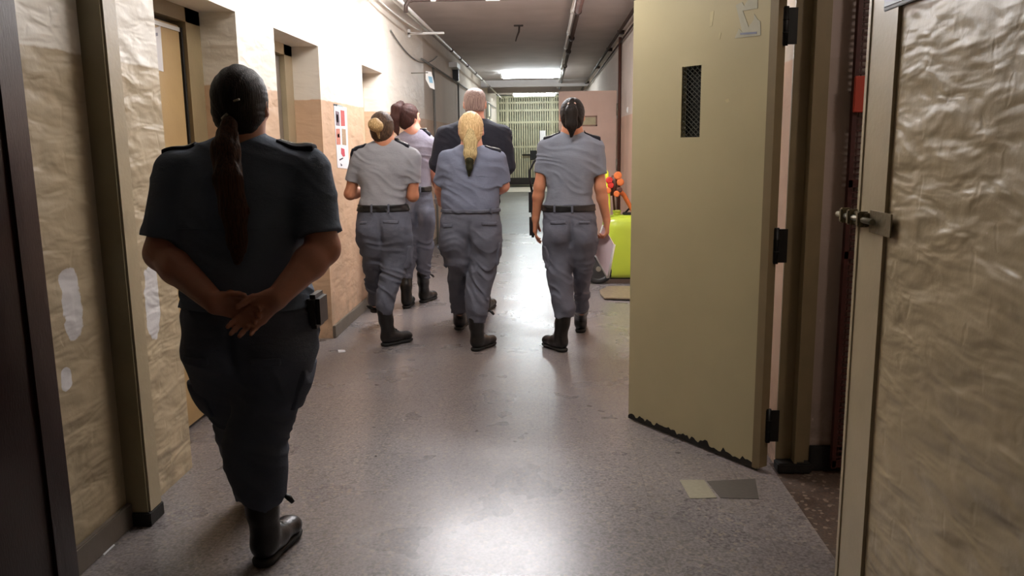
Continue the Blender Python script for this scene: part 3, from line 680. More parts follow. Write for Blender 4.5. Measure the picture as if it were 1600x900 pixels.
class Field:
    def __init__(s, g): s.g = g; s.d = np.full(g.n, FAR, np.float32)
    def copy(s): f = Field(s.g); f.d = s.d.copy(); return f
    def sub(s, lo, hi, pad=.062):
        g = s.g
        a = np.clip(np.floor((np.array(lo) - pad - g.lo) / g.h).astype(int), 0, g.n); b_ = np.clip(np.ceil((np.array(hi) + pad - g.lo) / g.h).astype(int) + 1, 0, g.n)
        sl = tuple(slice(i, j) for i, j in zip(a, b_))
        ax = [(g.lo[i] + g.h * np.arange(a[i], b_[i])).astype(np.float32) for i in range(3)]
        return sl, ax[0][:, None, None], ax[1][None, :, None], ax[2][None, None, :]
    def comb(s, sl, v, k, op):
        a = s.d[sl]
        if a.size == 0: return
        if op == 'u':
            r_ = np.minimum(a, v)
            if k: hh = np.maximum(k - np.abs(a - v), 0) / k; r_ = r_ - hh * hh * k * .25
        else:
            v = -v; r_ = np.maximum(a, v)
            if k: hh = np.maximum(k - np.abs(a - v), 0) / k; r_ = r_ + hh * hh * k * .25
        s.d[sl] = r_
    def cone(s, a, b_, ra, rb, k=0.0, op='u', flat=None, cutb=False):
        a = np.array(a, float); b_ = np.array(b_, float); R = max(ra, rb)
        sl, X, Y, Z = s.sub(np.minimum(a, b_) - R, np.maximum(a, b_) + R)
        v = b_ - a; L2 = max(v @ v, 1e-9)
        px, py, pz = X - a[0], Y - a[1], Z - a[2]
        tt = (px * v[0] + py * v[1] + pz * v[2]) / L2; t = np.clip(tt, 0, 1)
        qx, qy, qz = px - t * v[0], py - t * v[1], pz - t * v[2]
        if flat is not None:
            n, f = np.array(flat[0], float), flat[1]; n /= np.linalg.norm(n)
            dn = (qx * n[0] + qy * n[1] + qz * n[2]) * (1 / f - 1); qx, qy, qz = qx + dn * n[0], qy + dn * n[1], qz + dn * n[2]
            d = (np.sqrt(qx * qx + qy * qy + qz * qz) - (ra + (rb - ra) * t)) * (f if f < 1 else 1)
        else: d = np.sqrt(qx * qx + qy * qy + qz * qz) - (ra + (rb - ra) * t)
        if cutb: d = np.maximum(d, (tt - 1) * math.sqrt(L2))
        s.comb(sl, d, k, op)
    def chain(s, pts, rad, k=.01, **kw):
        for i in range(len(pts) - 1): s.cone(pts[i], pts[i + 1], rad[i], rad[i + 1], k if i else kw.get('k0', k), **{q: w for q, w in kw.items() if q != 'k0'})
    def ell(s, c, r_, k=0.0, op='u', yaw=0.0, pitch=0.0):
        c = np.array(c, float); R = max(r_); sl, X, Y, Z = s.sub(c - R, c + R)
        x, y, z = X - c[0], Y - c[1], Z - c[2]
        cy, sy = math.cos(yaw), math.sin(yaw)                 # yaw>0 turns to the right
        u = x * cy - y * sy; v = x * sy + y * cy
        if pitch: cp, sp = math.cos(pitch), math.sin(pitch); v, z = v * cp + z * sp, -v * sp + z * cp
        k0 = np.sqrt((u / r_[0]) ** 2 + (v / r_[1]) ** 2 + (z / r_[2]) ** 2) + 1e-6
        k1 = np.sqrt((u / r_[0] ** 2) ** 2 + (v / r_[1] ** 2) ** 2 + (z / r_[2] ** 2) ** 2) + 1e-6
        s.comb(sl, k0 * (k0 - 1) / k1, k, op)
    def loft(s, rows, k=0.0, op='u', e=2.0):                  # rows: (z, cx, cy, rx, ry)
        R_ = np.array(sorted(rows), float); z0, z1 = R_[0, 0], R_[-1, 0]
        lo = [(R_[:, 1] - R_[:, 3]).min(), (R_[:, 2] - R_[:, 4]).min(), z0]; hi = [(R_[:, 1] + R_[:, 3]).max(), (R_[:, 2] + R_[:, 4]).max(), z1]
        sl, X, Y, Z = s.sub(lo, hi); zf = np.linspace(z0, z1, 160)
        def ip(c):
            w = np.interp(zf, R_[:, 0], R_[:, c]); q = np.concatenate([[w[0]] * 7, w, [w[-1]] * 7]); q = np.convolve(q, np.ones(7) / 7, 'same'); q = np.convolve(q, np.ones(7) / 7, 'same')[7:-7]
            return np.interp(Z.ravel(), zf, q).astype(np.float32)[None, None, :]
        cx, cy, rx, ry = ip(1), ip(2), ip(3), ip(4)
        u, v = np.abs((X - cx) / rx), np.abs((Y - cy) / ry)
        if e == 2.0:
            k0 = np.sqrt(u * u + v * v) + 1e-6; k1 = np.sqrt((u / rx) ** 2 + (v / ry) ** 2) + 1e-6; d = k0 * (k0 - 1) / k1
        else:
            k0 = (u ** e + v ** e) ** (1 / e); d = (k0 - 1) * np.minimum(rx, ry)
        d = np.maximum(d, np.maximum(z0 - Z, Z - z1))
        s.comb(sl, d, k, op)
    def disp(s, fn, band=.03):
        idx = np.nonzero(np.abs(s.d) < band)
        P = np.stack([s.g.lo[i] + s.g.h * idx[i] for i in range(3)], 1)
        s.d[idx] += fn(P).astype(np.float32)
    def clip(s, fn, lo=None, hi=None):                        # keep where fn<0
        sl, X, Y, Z = s.sub(s.g.lo, s.g.lo + s.g.h * s.g.n); s.d = np.maximum(s.d, fn(X, Y, Z)).astype(np.float32)
    def mesh(s, name, m, parent):
        d = s.d; g = s.g
        d[0] = d[-1] = FAR; d[:, 0] = d[:, -1] = FAR; d[:, :, 0] = d[:, :, -1] = FAR
        ins = d < 0
        c8 = [ins[i:ins.shape[0] - 1 + i, j:ins.shape[1] - 1 + j, k:ins.shape[2] - 1 + k] for i in (0, 1) for j in (0, 1) for k in (0, 1)]
        allv = c8[0].copy(); anyv = c8[0].copy()
        for c in c8[1:]: allv &= c; anyv |= c
        act = anyv & ~allv; I = np.argwhere(act)
        if len(I) == 0: print('EMPTY', name); return None
        vals = np.stack([d[I[:, 0] + i, I[:, 1] + j, I[:, 2] + k] for i in (0, 1) for j in (0, 1) for k in (0, 1)], 1)
        offs = np.array([(i, j, k) for i in (0, 1) for j in (0, 1) for k in (0, 1)], float)
        acc = np.zeros((len(I), 3)); cnt = np.zeros(len(I))
        for a, b_ in ((0, 1), (2, 3), (4, 5), (6, 7), (0, 2), (1, 3), (4, 6), (5, 7), (0, 4), (1, 5), (2, 6), (3, 7)):
            va, vb = vals[:, a], vals[:, b_]; mk = (va < 0) != (vb < 0)
            t = np.where(mk, va / np.where(mk, va - vb, 1), 0)
            acc += np.where(mk[:, None], offs[a] + t[:, None] * (offs[b_] - offs[a]), 0); cnt += mk
        V = g.lo + g.h * (I + acc / cnt[:, None])
        ID = np.full(act.shape, -1, np.int32); ID[act] = np.arange(len(I))
        Q = []
        for ax in range(3):
            o1, o2 = (ax + 1) % 3, (ax + 2) % 3
            A = ins[tuple(slice(0, -1) if i == ax else slice(None) for i in range(3))]; B = ins[tuple(slice(1, None) if i == ax else slice(None) for i in range(3))]
            E_ = np.argwhere(A != B); s_in = A[tuple(E_.T)]
            e1 = np.zeros(3, int); e1[o1] = 1; e2 = np.zeros(3, int); e2[o2] = 1
            ok = (E_[:, o1] > 0) & (E_[:, o2] > 0); E_ = E_[ok]; s_in = s_in[ok]
            q = np.stack([ID[tuple((E_ - e1 - e2).T)], ID[tuple((E_ - e2).T)], ID[tuple(E_.T)], ID[tuple((E_ - e1).T)]], 1)
            q[~s_in] = q[~s_in][:, ::-1]; Q.append(q)
        Q = np.concatenate(Q); Q = Q[(Q >= 0).all(1)]
        me = bpy.data.meshes.new(name); me.vertices.add(len(V)); me.vertices.foreach_set('co', V.astype(np.float32).ravel())
        me.loops.add(Q.size); me.loops.foreach_set('vertex_index', Q.astype(np.int32).ravel()); me.polygons.add(len(Q))
        me.polygons.foreach_set('loop_start', np.arange(0, Q.size, 4, dtype=np.int32)); me.update(calc_edges=True); me.validate()
        me.polygons.foreach_set('use_smooth', [True] * len(me.polygons))
        return link(name, me, m, parent)

def shell(base, region, t, name, m, parent):                  # a thin layer lying on base where region<0
    f = Field(base.g); lo, hi, fn = region
    sl, X, Y, Z = f.sub(lo, hi, .01); d = base.d[sl]
    f.d[sl] = np.maximum(np.maximum(d - t, -(d + .008)), fn(X, Y, Z)); return f.mesh(name, m, parent)
def obb(c, half, ang=0.0, depth=None):                        # box in the XZ plane turned by ang
    c = np.array(c, float); R = math.hypot(half[0], half[2]); ca, sa = math.cos(ang), math.sin(ang)
    def fn(X, Y, Z):
        u = (X - c[0]) * ca + (Z - c[2]) * sa; w = -(X - c[0]) * sa + (Z - c[2]) * ca
        return np.maximum(np.maximum(np.abs(u) - half[0], np.abs(w) - half[2]), np.abs(Y - c[1]) - half[1])
    return (c - np.array([R, half[1], R]), c + np.array([R, half[1], R]), fn)

def unit(v): v = np.array(v, float); return v / np.linalg.norm(v)
def hand(f, wrist, d, n, side, curl=(.5, .6, .6, .7), rw=.028, sc=1.0, thumb=.5, spread=.05):
    # d along the hand, n out of the back of the hand, side=+1/-1 which way the thumb leaves
    d = unit(d); n = np.array(n, float); n = unit(n - d * (n @ d)); l = np.cross(d, n) * side
    w = np.array(wrist, float)
    L = .088 * sc
    off = [.028, .0095, -.009, -.026]; ln = [(.040, .024, .02), (.044, .028, .021), (.041, .026, .02), (.032, .02, .018)]; rr = [.0088, .009, .0086, .0076]
    for i in range(4):
        kn = w + d * (L * (.98, 1.0, .97, .90)[i]) + l * off[i] * sc
        f.cone(w + l * off[i] * .55 * sc, kn, .0155 * sc, .0115 * sc, .016)
        dd = unit(d + l * spread * (1.5 - i) * .8); p = kn; ang = 0
        for j, s_ in enumerate(ln[i]):
            ang += curl[i] * (.75, 1.0, .7)[j]
            v = dd * math.cos(ang) - n * math.sin(ang); q = p + v * s_ * sc
            r0, r1 = rr[i] * (1 - .06 * j) * sc, rr[i] * (1 - .06 * (j + 1)) * sc
            f.cone(p, q, r0, r1, .006 if j else .012); p = q
    a = w + d * .018 * sc + l * .022 * sc; b_ = a + (d * .7 + l * .62 - n * .25) * .042 * sc
    f.cone(w + l * .008, a, .018 * sc, .017 * sc, .016); f.cone(a, b_, .0165 * sc, .0115 * sc, .014)
    v = unit(d * (1 - thumb * .3) + l * .35 * (1 - thumb) - n * .5 * thumb); c = b_ + v * .03 * sc
    f.cone(b_, c, .0108 * sc, .0098 * sc, .006); f.cone(c, c + unit(v - n * .2) * .024 * sc, .0098 * sc, .0082 * sc, .005)

def head(f, c, yaw, k=1.0, male=False):
    c = np.array(c, float); F = np.array([math.sin(yaw), math.cos(yaw), 0]); R_ = np.array([math.cos(yaw), -math.sin(yaw), 0]); U = np.array([0, 0, 1.])
    P = lambda a, b_, z: c + R_ * a * k + F * b_ * k + U * z * k
    f.ell(P(0, -.008, .018), (.074 * k, .092 * k, .092 * k), .0, yaw=yaw)
    f.ell(P(0, .03, -.045), (.058 * k, .062 * k, .072 * k), .04, yaw=yaw)
    f.ell(P(0, .07, -.092), (.026 * k, .022 * k, .022 * k), .03, yaw=yaw)            # chin
    f.ell(P(0, .082, .03), (.052 * k, .014 * k, .014 * k), .02, yaw=yaw)             # brow
    for s_ in (-1, 1):
        f.ell(P(.031 * s_, .096, .008), (.018 * k, .014 * k, .012 * k), .012, op='s', yaw=yaw)
        f.ell(P(.040 * s_, .068, -.022), (.022 * k, .02 * k, .02 * k), .02, yaw=yaw)  # cheek
        f.ell(P(.076 * s_, -.004, -.008), (.010 * k, .019 * k, .031 * k), .008, yaw=yaw + .25 * s_)
        f.ell(P(.084 * s_, .004, -.004), (.006 * k, .009 * k, .016 * k), .004, op='s', yaw=yaw)
    f.cone(P(0, .088, .018), P(0, .108, -.022), .008 * k, .012 * k, .01); f.ell(P(0, .1, -.026), (.018 * k, .012 * k, .009 * k), .008, yaw=yaw)
    f.ell(P(0, .09, -.052), (.025 * k, .011 * k, .006 * k), .006, yaw=yaw); f.ell(P(0, .088, -.063), (.022 * k, .011 * k, .007 * k), .006, yaw=yaw)
    f.cone(P(-.024, .102, -.0572), P(.024, .102, -.0572), .0022, .0022, .003, op='s')
    return P

def folds(amp, zf=28, xf=7, seed=0, mask=None):
    def fn(P):
        w = vnoise(P * 5 + 3, seed + 7)
        q = np.stack([P[:, 0] * xf + w * .8, P[:, 1] * xf, P[:, 2] * zf + w * 2.2 + P[:, 0] * 9], 1)
        r_ = vnoise(q, seed); v = (np.abs(r_) - .35) * amp * -1.4 + vnoise(P * 13, seed + 1) * amp * .5
        return -v * (mask(P) if mask is not None else 1)
    return fn

def boot_pair_part(g, heel, yaw, pitch, top, parent, sc=1.0, shoe=False):
    heel = np.array(heel, float); cy, sy = math.cos(yaw), math.sin(yaw); cp, sp = math.cos(pitch), math.sin(pitch)
    F = np.array([sy * cp, cy * cp, sp]); R_ = np.array([cy, -sy, 0]); U = np.cross(R_, F)
    P = lambda l, f_, z: heel + (R_ * l + F * f_ + U * z) * sc
    f = Field(g); top = np.array(top, float)
    f.cone(P(0, .055, .07), P(0, .06, .11), .043 * sc, .042 * sc, .02)
    if not shoe: f.chain([P(0, .062, .10), P(0, .055, .14) * .6 + top * .4, top], [.045 * sc, .05 * sc, .056 * sc], .02)
    f.cone(P(0, .045, .058), P(0, .12, .055), .038 * sc, .041 * sc, .03); f.cone(P(0, .12, .058), P(.004, .205, .048), .042 * sc, .042 * sc, .03, flat=(U, .8)); f.ell(P(.004, .225, .045), (.04 * sc, .042 * sc, .03 * sc), .02, yaw=yaw)
    f.clip(lambda X, Y, Z: -((X - heel[0]) * U[0] + (Y - heel[1]) * U[1] + (Z - heel[2]) * U[2]) + .018 * sc)
    for i in range(5): f.cone(P(-.018, .10 + i * .014, .085 + (4 - i) * .012), P(.018, .10 + i * .014, .085 + (4 - i) * .012), .0045, .0045, .003)
    o = f.mesh('shoe' if shoe else 'boot', 'boot', parent)
    f = Field(g)
    f.cone(P(0, .04, .014), P(0, .06, .014), .038 * sc, .036 * sc, .01, flat=(U, .45)); f.cone(P(0, .06, .014), P(.003, .20, .014), .035 * sc, .046 * sc, .01, flat=(U, .4)); f.ell(P(.003, .228, .015), (.04 * sc, .045 * sc, .014 * sc), .01, yaw=yaw)
    f.cone(P(0, .04, .012), P(0, .065, .012), .036 * sc, .034 * sc, .0)
    f.clip(lambda X, Y, Z: np.maximum(-((X - heel[0]) * U[0] + (Y - heel[1]) * U[1] + (Z - heel[2]) * U[2]) + .0, ((X - heel[0]) * U[0] + (Y - heel[1]) * U[1] + (Z - heel[2]) * U[2]) - .026 * sc))
    if o: f.mesh('sole', 'sole', o)

def rows2loft(rows, Yc):
    out = []
    for (y, xl, xr, dy, ry) in rows:
        a, b_ = at_y(xl, y, Yc + dy), at_y(xr, y, Yc + dy); out.append(((a[2] + b_[2]) / 2, (a[0] + b_[0]) / 2, Yc + dy, (b_[0] - a[0]) / 2, ry))
    return out

def person(sp):
    Yc = sp['Y']; h = sp['h']; g = Grid((sp['x'][0], sp['yr'][0], -.01), (sp['x'][1], sp['yr'][1], sp['x'][2]), h)
    PT = lambda t: at_y(t[0], t[1], Yc + (t[2] if len(t) > 2 else 0))
    r = thing('person', (float(PT(sp['hips'])[0]), Yc, 0), sp['label'], 'person', sp.get('group'))
    hc = PT(sp['head']); yaw = sp.get('yaw', 0)
    # ---- garments first (fields)
    top = Field(g); top.loft(rows2loft(sp['torso'], Yc), e=2.25)
    arms = []
    for side in ('L', 'R'):
        sh, el, wr = [PT(t) for t in sp['arm' + side]]; arms.append((sh, el, wr)); ra = sp['armr']
        se = sh + (el - sh) * sp.get('sleeve', .8)
        if sp.get('long'): top.chain([sh, el, wr], [ra[0] * 1.25, ra[1] * 1.25, ra[2] * 1.35], .03, k0=.05)
        else:
            top.cone(sh, se, ra[0] * 1.22, ra[1] * 1.38, .035, cutb=True)
    top.disp(folds(sp.get('fa', .006), 20, 6, sp['seed']), .03)
    if 'crease' in sp:
        for (pa, pb, rad) in sp['crease']:
            A, B = PT(pa), PT(pb); top.cone(A, B, rad, rad * .4, .012, op='s')
    low = Field(g); pv = sorted(rows2loft(sp['pelvis'], Yc)); z_, x_, y_, rx_, ry_ = pv[0]
    pv = [(z_ - .17, x_, y_, rx_ * .10, ry_ * .10), (z_ - .10, x_, y_, rx_ * .35, ry_ * .4), (z_ - .04, x_, y_, rx_ * .72, ry_ * .72), (z_, x_, y_, rx_ * .9, ry_ * .9)] + pv[1:]
    low.loft(pv, e=2.1)
    if not sp.get('shoe'):
        gz, gx, gy, grx, gry = pv[len(pv) // 2 + 1]
        for s_ in (-1, 1): low.ell((gx + s_ * grx * .46, gy - gry * .30, gz - .035), (grx * .45, gry * .74, .10), .03)
    legs = Field(g)
    for side in ('L', 'R'):
        lr = sorted(rows2loft(sp['leg' + side], Yc)); t_ = lr[-1]
        legs.loft(lr + [(t_[0] + .05, t_[1], t_[2], t_[3] * .7, t_[4] * .7)], .004)
    low.comb((slice(None),) * 3, legs.d, .05, 'u'); del legs
    zk = at_y(800, sp['kneey'], Yc)[2]
    def mask(P): return .35 + .65 * np.clip((zk + .22 - P[:, 2]) / .2, 0, 1)
    low.disp(folds(sp.get('fl', .015), 22, 7, sp['seed'] + 5, mask), .03)
    cr = PT(sp['crotch']); bk = -1
    def seam(P):
        m_ = np.exp(-((P[:, 0] - cr[0]) / .015) ** 2) * np.clip((P[:, 2] - cr[2] + .06) / .05, 0, 1) * np.clip((cr[2] + .16 - P[:, 2]) / .1, 0, 1)
        return m_ * .020
    low.disp(seam, .03)
    both = top.copy(); np.minimum(both.d, low.d, out=both.d)
    # ---- body: one continuous skin mesh
    f = Field(g); P = head(f, hc, yaw, sp.get('hk', 1.0))
    nb = PT(sp['neck']); f.cone(hc + np.array([0, -.012, -.05]), nb, .054 * sp.get('nk', 1), .058 * sp.get('nk', 1), .02)
    hips = PT(sp['hips']); f.cone(nb, hips + [0, 0, .1], .07, .075, .04); f.cone(hips + [0, 0, .1], hips, .075, .08, .04)
    ra = sp['armr']
    for (sh, el, wr), hd, side in zip(arms, sp['hands'], (1, -1)):
        f.cone(nb - [0, 0, .04], sh, .045, ra[0] * .8, .03)
        f.chain([sh, sh * .4 + el * .6, el, el * .7 + wr * .3, wr], [ra[0] * .9, ra[1] * 1.02, ra[1], ra[1] * 1.0, ra[2]], .02)
        if hd: hand(f, wr, **hd)
    for side in ('L', 'R'):
        lr = rows2loft(sp['leg' + side], Yc); pts = [np.array([q[1], q[2], q[0]]) for q in sorted(lr, reverse=True)]
        an = np.array(sp['boot' + side][0]); f.chain([hips] + pts[1:], [.07] + [.038] * (len(pts) - 2) + [.03], .03)
        hl = np.array(sp['heel' + side]); by_ = sp['boot' + side][1]; Fb = np.array([math.sin(by_), math.cos(by_), 0]); md = (hl + Fb * .055 + [0, 0, .14]) * .6 + pts[-1] * .4; f.cone(pts[-1], md, .028, .026, .01); f.cone(md, hl + Fb * .055 + [0, 0, .08], .026, .024, .01); f.cone(hl + Fb * .055 + [0, 0, .07], hl + Fb * .15 + [0, 0, .05], .026, .022, .02)
    f.mesh('body', sp['skin'], r)
    for s_ in (-1, 1):
        e = MB(); ec = Vector([float(v) for v in P(.031 * s_, .0715, .008)]); bmesh.ops.create_uvsphere(e.b, u_segments=20, v_segments=14, radius=.0118, matrix=Matrix.Translation(ec)); eo = e.build('eye', 'eyew', r)
        Fh = Vector((math.sin(yaw), math.cos(yaw), 0)); e = MB(); e.tube([ec + Fh * .009, ec + Fh * .0122], [.0062, .0048], 14); e.build('iris', 'hairB', eo)
        e = MB(); e.tube([P(.014 * s_, .094, .029), P(.032 * s_, .093, .035), P(.05 * s_, .082, .029)], [.0035, .0045, .002], 8); e.build('eyebrow', sp['hairm'], r)
    # ---- hair
    hh = Field(g); k = sp.get('hk', 1.0); F = np.array([math.sin(yaw), math.cos(yaw), 0]); hz = sp.get('hair', .011)
    hh.ell(P(0, -.010, .02), (.074 * k + hz, .092 * k + hz, .092 * k + hz), yaw=yaw)
    hh.ell(P(0, -.045, -.035), (.062 * k + hz * .6, .055 * k, .065 * k), .03, yaw=yaw)
    cut = sp.get('haircut', .035)
    def face(X, Y, Z):
        u = (X - hc[0]) * F[0] + (Y - hc[1]) * F[1]; z = Z - hc[2]
        return np.maximum(np.minimum(u - cut + z * -.0, 10), -1) - np.clip((z - .03) * 1.6, 0, .09)
    hh.clip(face)
    if 'napez' in sp: hh.clip(lambda X, Y, Z: (hc[2] + sp['napez']) - Z - ((X - hc[0]) ** 2) * 0)
    tp = PT(sp['tie'])
    def strands(Q):
        a = np.arctan2(Q[:, 0] - tp[0], Q[:, 2] - tp[2]) ; rr = vnoise(np.stack([a * 11, Q[:, 1] * 6, a * 0 + 1], 1), 3) + .5 * vnoise(np.stack([a * 24, Q[:, 1] * 9, a * 0], 1), 4)
        return rr * .0022
    hh.disp(strands, .02)
    if sp.get('bald'):
        hh.disp(lambda Q: np.exp(-((Q[:, 0] - hc[0]) ** 2 + (Q[:, 1] - hc[1] + .03) ** 2) / .0016) * np.clip((Q[:, 2] - hc[2] - .06) / .03, 0, 1) * .014, .03)
    ho = hh.mesh('hair', sp['hairm'], r)
    for nm, pts, rad, m in sp['tail']:
        t = Field(g); W_ = [PT(q) for q in pts]; t.chain(W_, rad, .012, flat=((0, 1, 0), .6) if nm == 'ponytail' else None)
        t.disp(lambda Q: vnoise(np.stack([Q[:, 0] * 150, Q[:, 1] * 90, Q[:, 2] * 9], 1), 9) * .003 + vnoise(np.stack([Q[:, 0] * 40, Q[:, 1] * 40, Q[:, 2] * 12], 1), 2) * .0015, .02)
        t.mesh(nm, m, ho)
    for nm, pa, pb, rad, m in sp.get('clips', []):
        b = MB(); b.tube([PT(pa), PT(pb)], rad, 8); b.build(nm, m, ho)
    # ---- shirt / jacket, collar, epaulettes
    so = top.mesh(sp.get('topname', 'shirt'), sp['shirt'], r)
    c = Field(g); c.cone(nb + [0, 0, -.035], nb + [0, 0, sp.get('colz', .022)], .078 * sp.get('nk', 1), .066 * sp.get('nk', 1), 0, flat=((0, 1, 0), .9)); zt = nb[2] + sp.get('colz', .022)
    c.clip(lambda X, Y, Z: Z - zt); c.mesh('collar', sp['shirt'], so)
    if 'yoke' in sp:
        ca, cb, th_ = sp['yoke']; A, B = PT(ca), PT(cb); mid = (A + B) / 2
        shell(top, obb(mid + [0, -.12, 0], (abs(B[0] - A[0]) / 2, .16, .0035), math.atan2(B[2] - A[2], B[0] - A[0])), .0035, 'back_yoke_seam', sp['shirt'], so)
    for (a, b_) in sp.get('epau', []):
        A, B = PT(a), PT(b_); mid = (A + B) / 2; L = np.linalg.norm(B - A) / 2
        ep = shell(top, obb(mid + [0, -.005, .0], (L, .03, .09), 0), .011, 'epaulette', 'patch', so)
        shell(top, obb(mid + [0, -.005, .0], (L * .9, .006, .09), 0), .0135, 'silver_bar', 'metal', ep)
    # ---- trousers, belt, pockets
    lo_ = low.mesh('trousers', sp['trous'], r)
    if 'belt' in sp:
        (bx, by, bw, bhh) = sp['belt']; bc = at_y(bx, by, Yc)
        be = shell(both, obb(bc, (.4, .4, bhh), sp.get('beltang', 0)), .007, 'belt', sp.get('beltm', 'beltm'), r)
        for xx in sp.get('loops', []):
            q = at_y(xx, by, Yc); shell(both, obb(q + [0, -.15, 0], (.008, .2, bhh + .008), 0), .012, 'belt_loop', sp['trous'], be)
    for (x, y, w, hh_, ang) in sp.get('pockets', []):
        q = at_y(x, y, Yc); shell(low, obb(q + [0, -.16, 0], (w, .14, hh_), ang), .006, 'pocket_flap', sp['trous'], lo_)
    for (x, y, dy, w, hh_) in sp.get('cargo', []):
        q = at_y(x, y, Yc + dy); shell(low, obb(q, (w, .08, hh_), 0), .012, 'cargo_pocket', sp['trous'], lo_)
    for (x, y, dy) in sp.get('toggles', []):
        q = at_y(x, y, Yc + dy); b = MB(); b.tube([q, q + [.02, 0, -.012], q + [.034, 0, -.03]], [.005, .011, .007], 8); b.build('cuff_toggle', 'beltm', lo_)
    # ---- boots
    for side in ('L', 'R'):
        heel, byaw, bp = sp['boot' + side]; tpx = rows2loft(sp['leg' + side], Yc); tpx = sorted(tpx)[0]
        topv = np.array([tpx[1], tpx[2], tpx[0] + .03])
        boot_pair_part(g, sp['heel' + side], byaw, bp, topv, r, sp.get('bk', 1.0), sp.get('shoe', False))
    return r
def fl(x, y, z=0): v = on_floor(x, y, z); return (float(v[0]), float(v[1]), z)

P1 = person(dict(Y=2.68, h=.0048, x=(-1.42, -.60, 1.74), yr=(2.28, 3.42), seed=11, label='nearest person, at left, waist length dark ponytail, hands clasped behind the back',
    head=(377, 165), hk=1.04, nk=1.1, neck=(378, 222, 0), hips=(388, 510, 0), tie=(357, 196, -.11), haircut=.03, hair=.012,
    torso=[(210, 350, 405, 0, .05), (220, 318, 440, 0, .07), (232, 287, 467, 0, .085), (248, 268, 484, 0, .105), (280, 264, 489, 0, .125), (330, 272, 482, 0, .14), (380, 282, 474, 0, .145), (420, 290, 470, 0, .148), (455, 285, 486, 0, .158), (476, 284, 491, 0, .164)],
    armL=[(276, 268, -.01), (252, 396, -.07), (337, 474, -.235)], armR=[(483, 268, -.01), (505, 388, -.07), (432, 466, -.25)], armr=(.060, .053, .034), sleeve=.82,
    hands=[dict(d=(.9, -.06, -.22), n=(.05, 1, .1), side=1, curl=(.35, .4, .45, .5), thumb=.4), dict(d=(-.78, -.05, -.62), n=(-.1, 1, .15), side=-1, curl=(.35, .4, .5, .6), thumb=.5)],
    pelvis=[(462, 292, 484, 0, .145), (490, 286, 494, 0, .165), (520, 290, 497, 0, .17), (550, 297, 490, 0, .16), (580, 305, 482, 0, .125)],
    legL=[(540, 296, 398, 0, .125), (600, 303, 392, .05, .105), (650, 334, 412, .13, .09), (700, 344, 418, .22, .08), (740, 360, 424, .3, .07), (775, 372, 428, .36, .06)],
    legR=[(540, 384, 490, 0, .125), (600, 378, 481, -.02, .105), (640, 366, 464, -.03, .095), (690, 350, 448, -.05, .088), (740, 356, 446, -.07, .085), (768, 368, 446, -.08, .078), (786, 378, 440, -.08, .062)],
    kneey=690, crotch=(388, 545), fl=.013, fa=.007,
    bootL=((0, 0, 0), -.36, 0.0), heelL=fl(402, 806), bootR=((0, 0, 0), .14, 0.0), heelR=fl(404, 890), bk=1.06,
    skin='skin1', hairm='hairB', tail=[('ponytail', [(357, 196, -.12), (352, 235, -.145), (356, 280, -.175), (366, 330, -.185), (371, 375, -.185), (371, 410, -.18)], [.028, .042, .044, .042, .032, .012], 'hairBr')],
    clips=[('hair_clip', (343, 147, -.105), (351, 145, -.112), .0035, 'metal'), ('hair_clip', (365, 158, -.12), (374, 155, -.122), .0035, 'metal'), ('hair_clip', (347, 186, -.115), (355, 178, -.12), .005, 'metal')],
    shirt='shirt1', epau=[((262, 250, 0), (308, 229, 0)), ((438, 228, 0), (492, 247, 0))], trous='trousShade', yoke=((300, 352), (462, 350), 0),
    pockets=[(335, 545, .05, .014, .05), (440, 545, .05, .014, -.05)], cargo=[(318, 620, .05, .04, .07), (476, 600, 0, .03, .07)], toggles=[(442, 772, -.08), (346, 700, .2)]))
b = MB(); q = at_y(490, 482, 2.68); b.box((q[0] - .012, 2.62, q[2] - .06), (q[0] + .035, 2.74, q[2] + .055), .014); b.build('belt_pouch', 'beltm', P1)

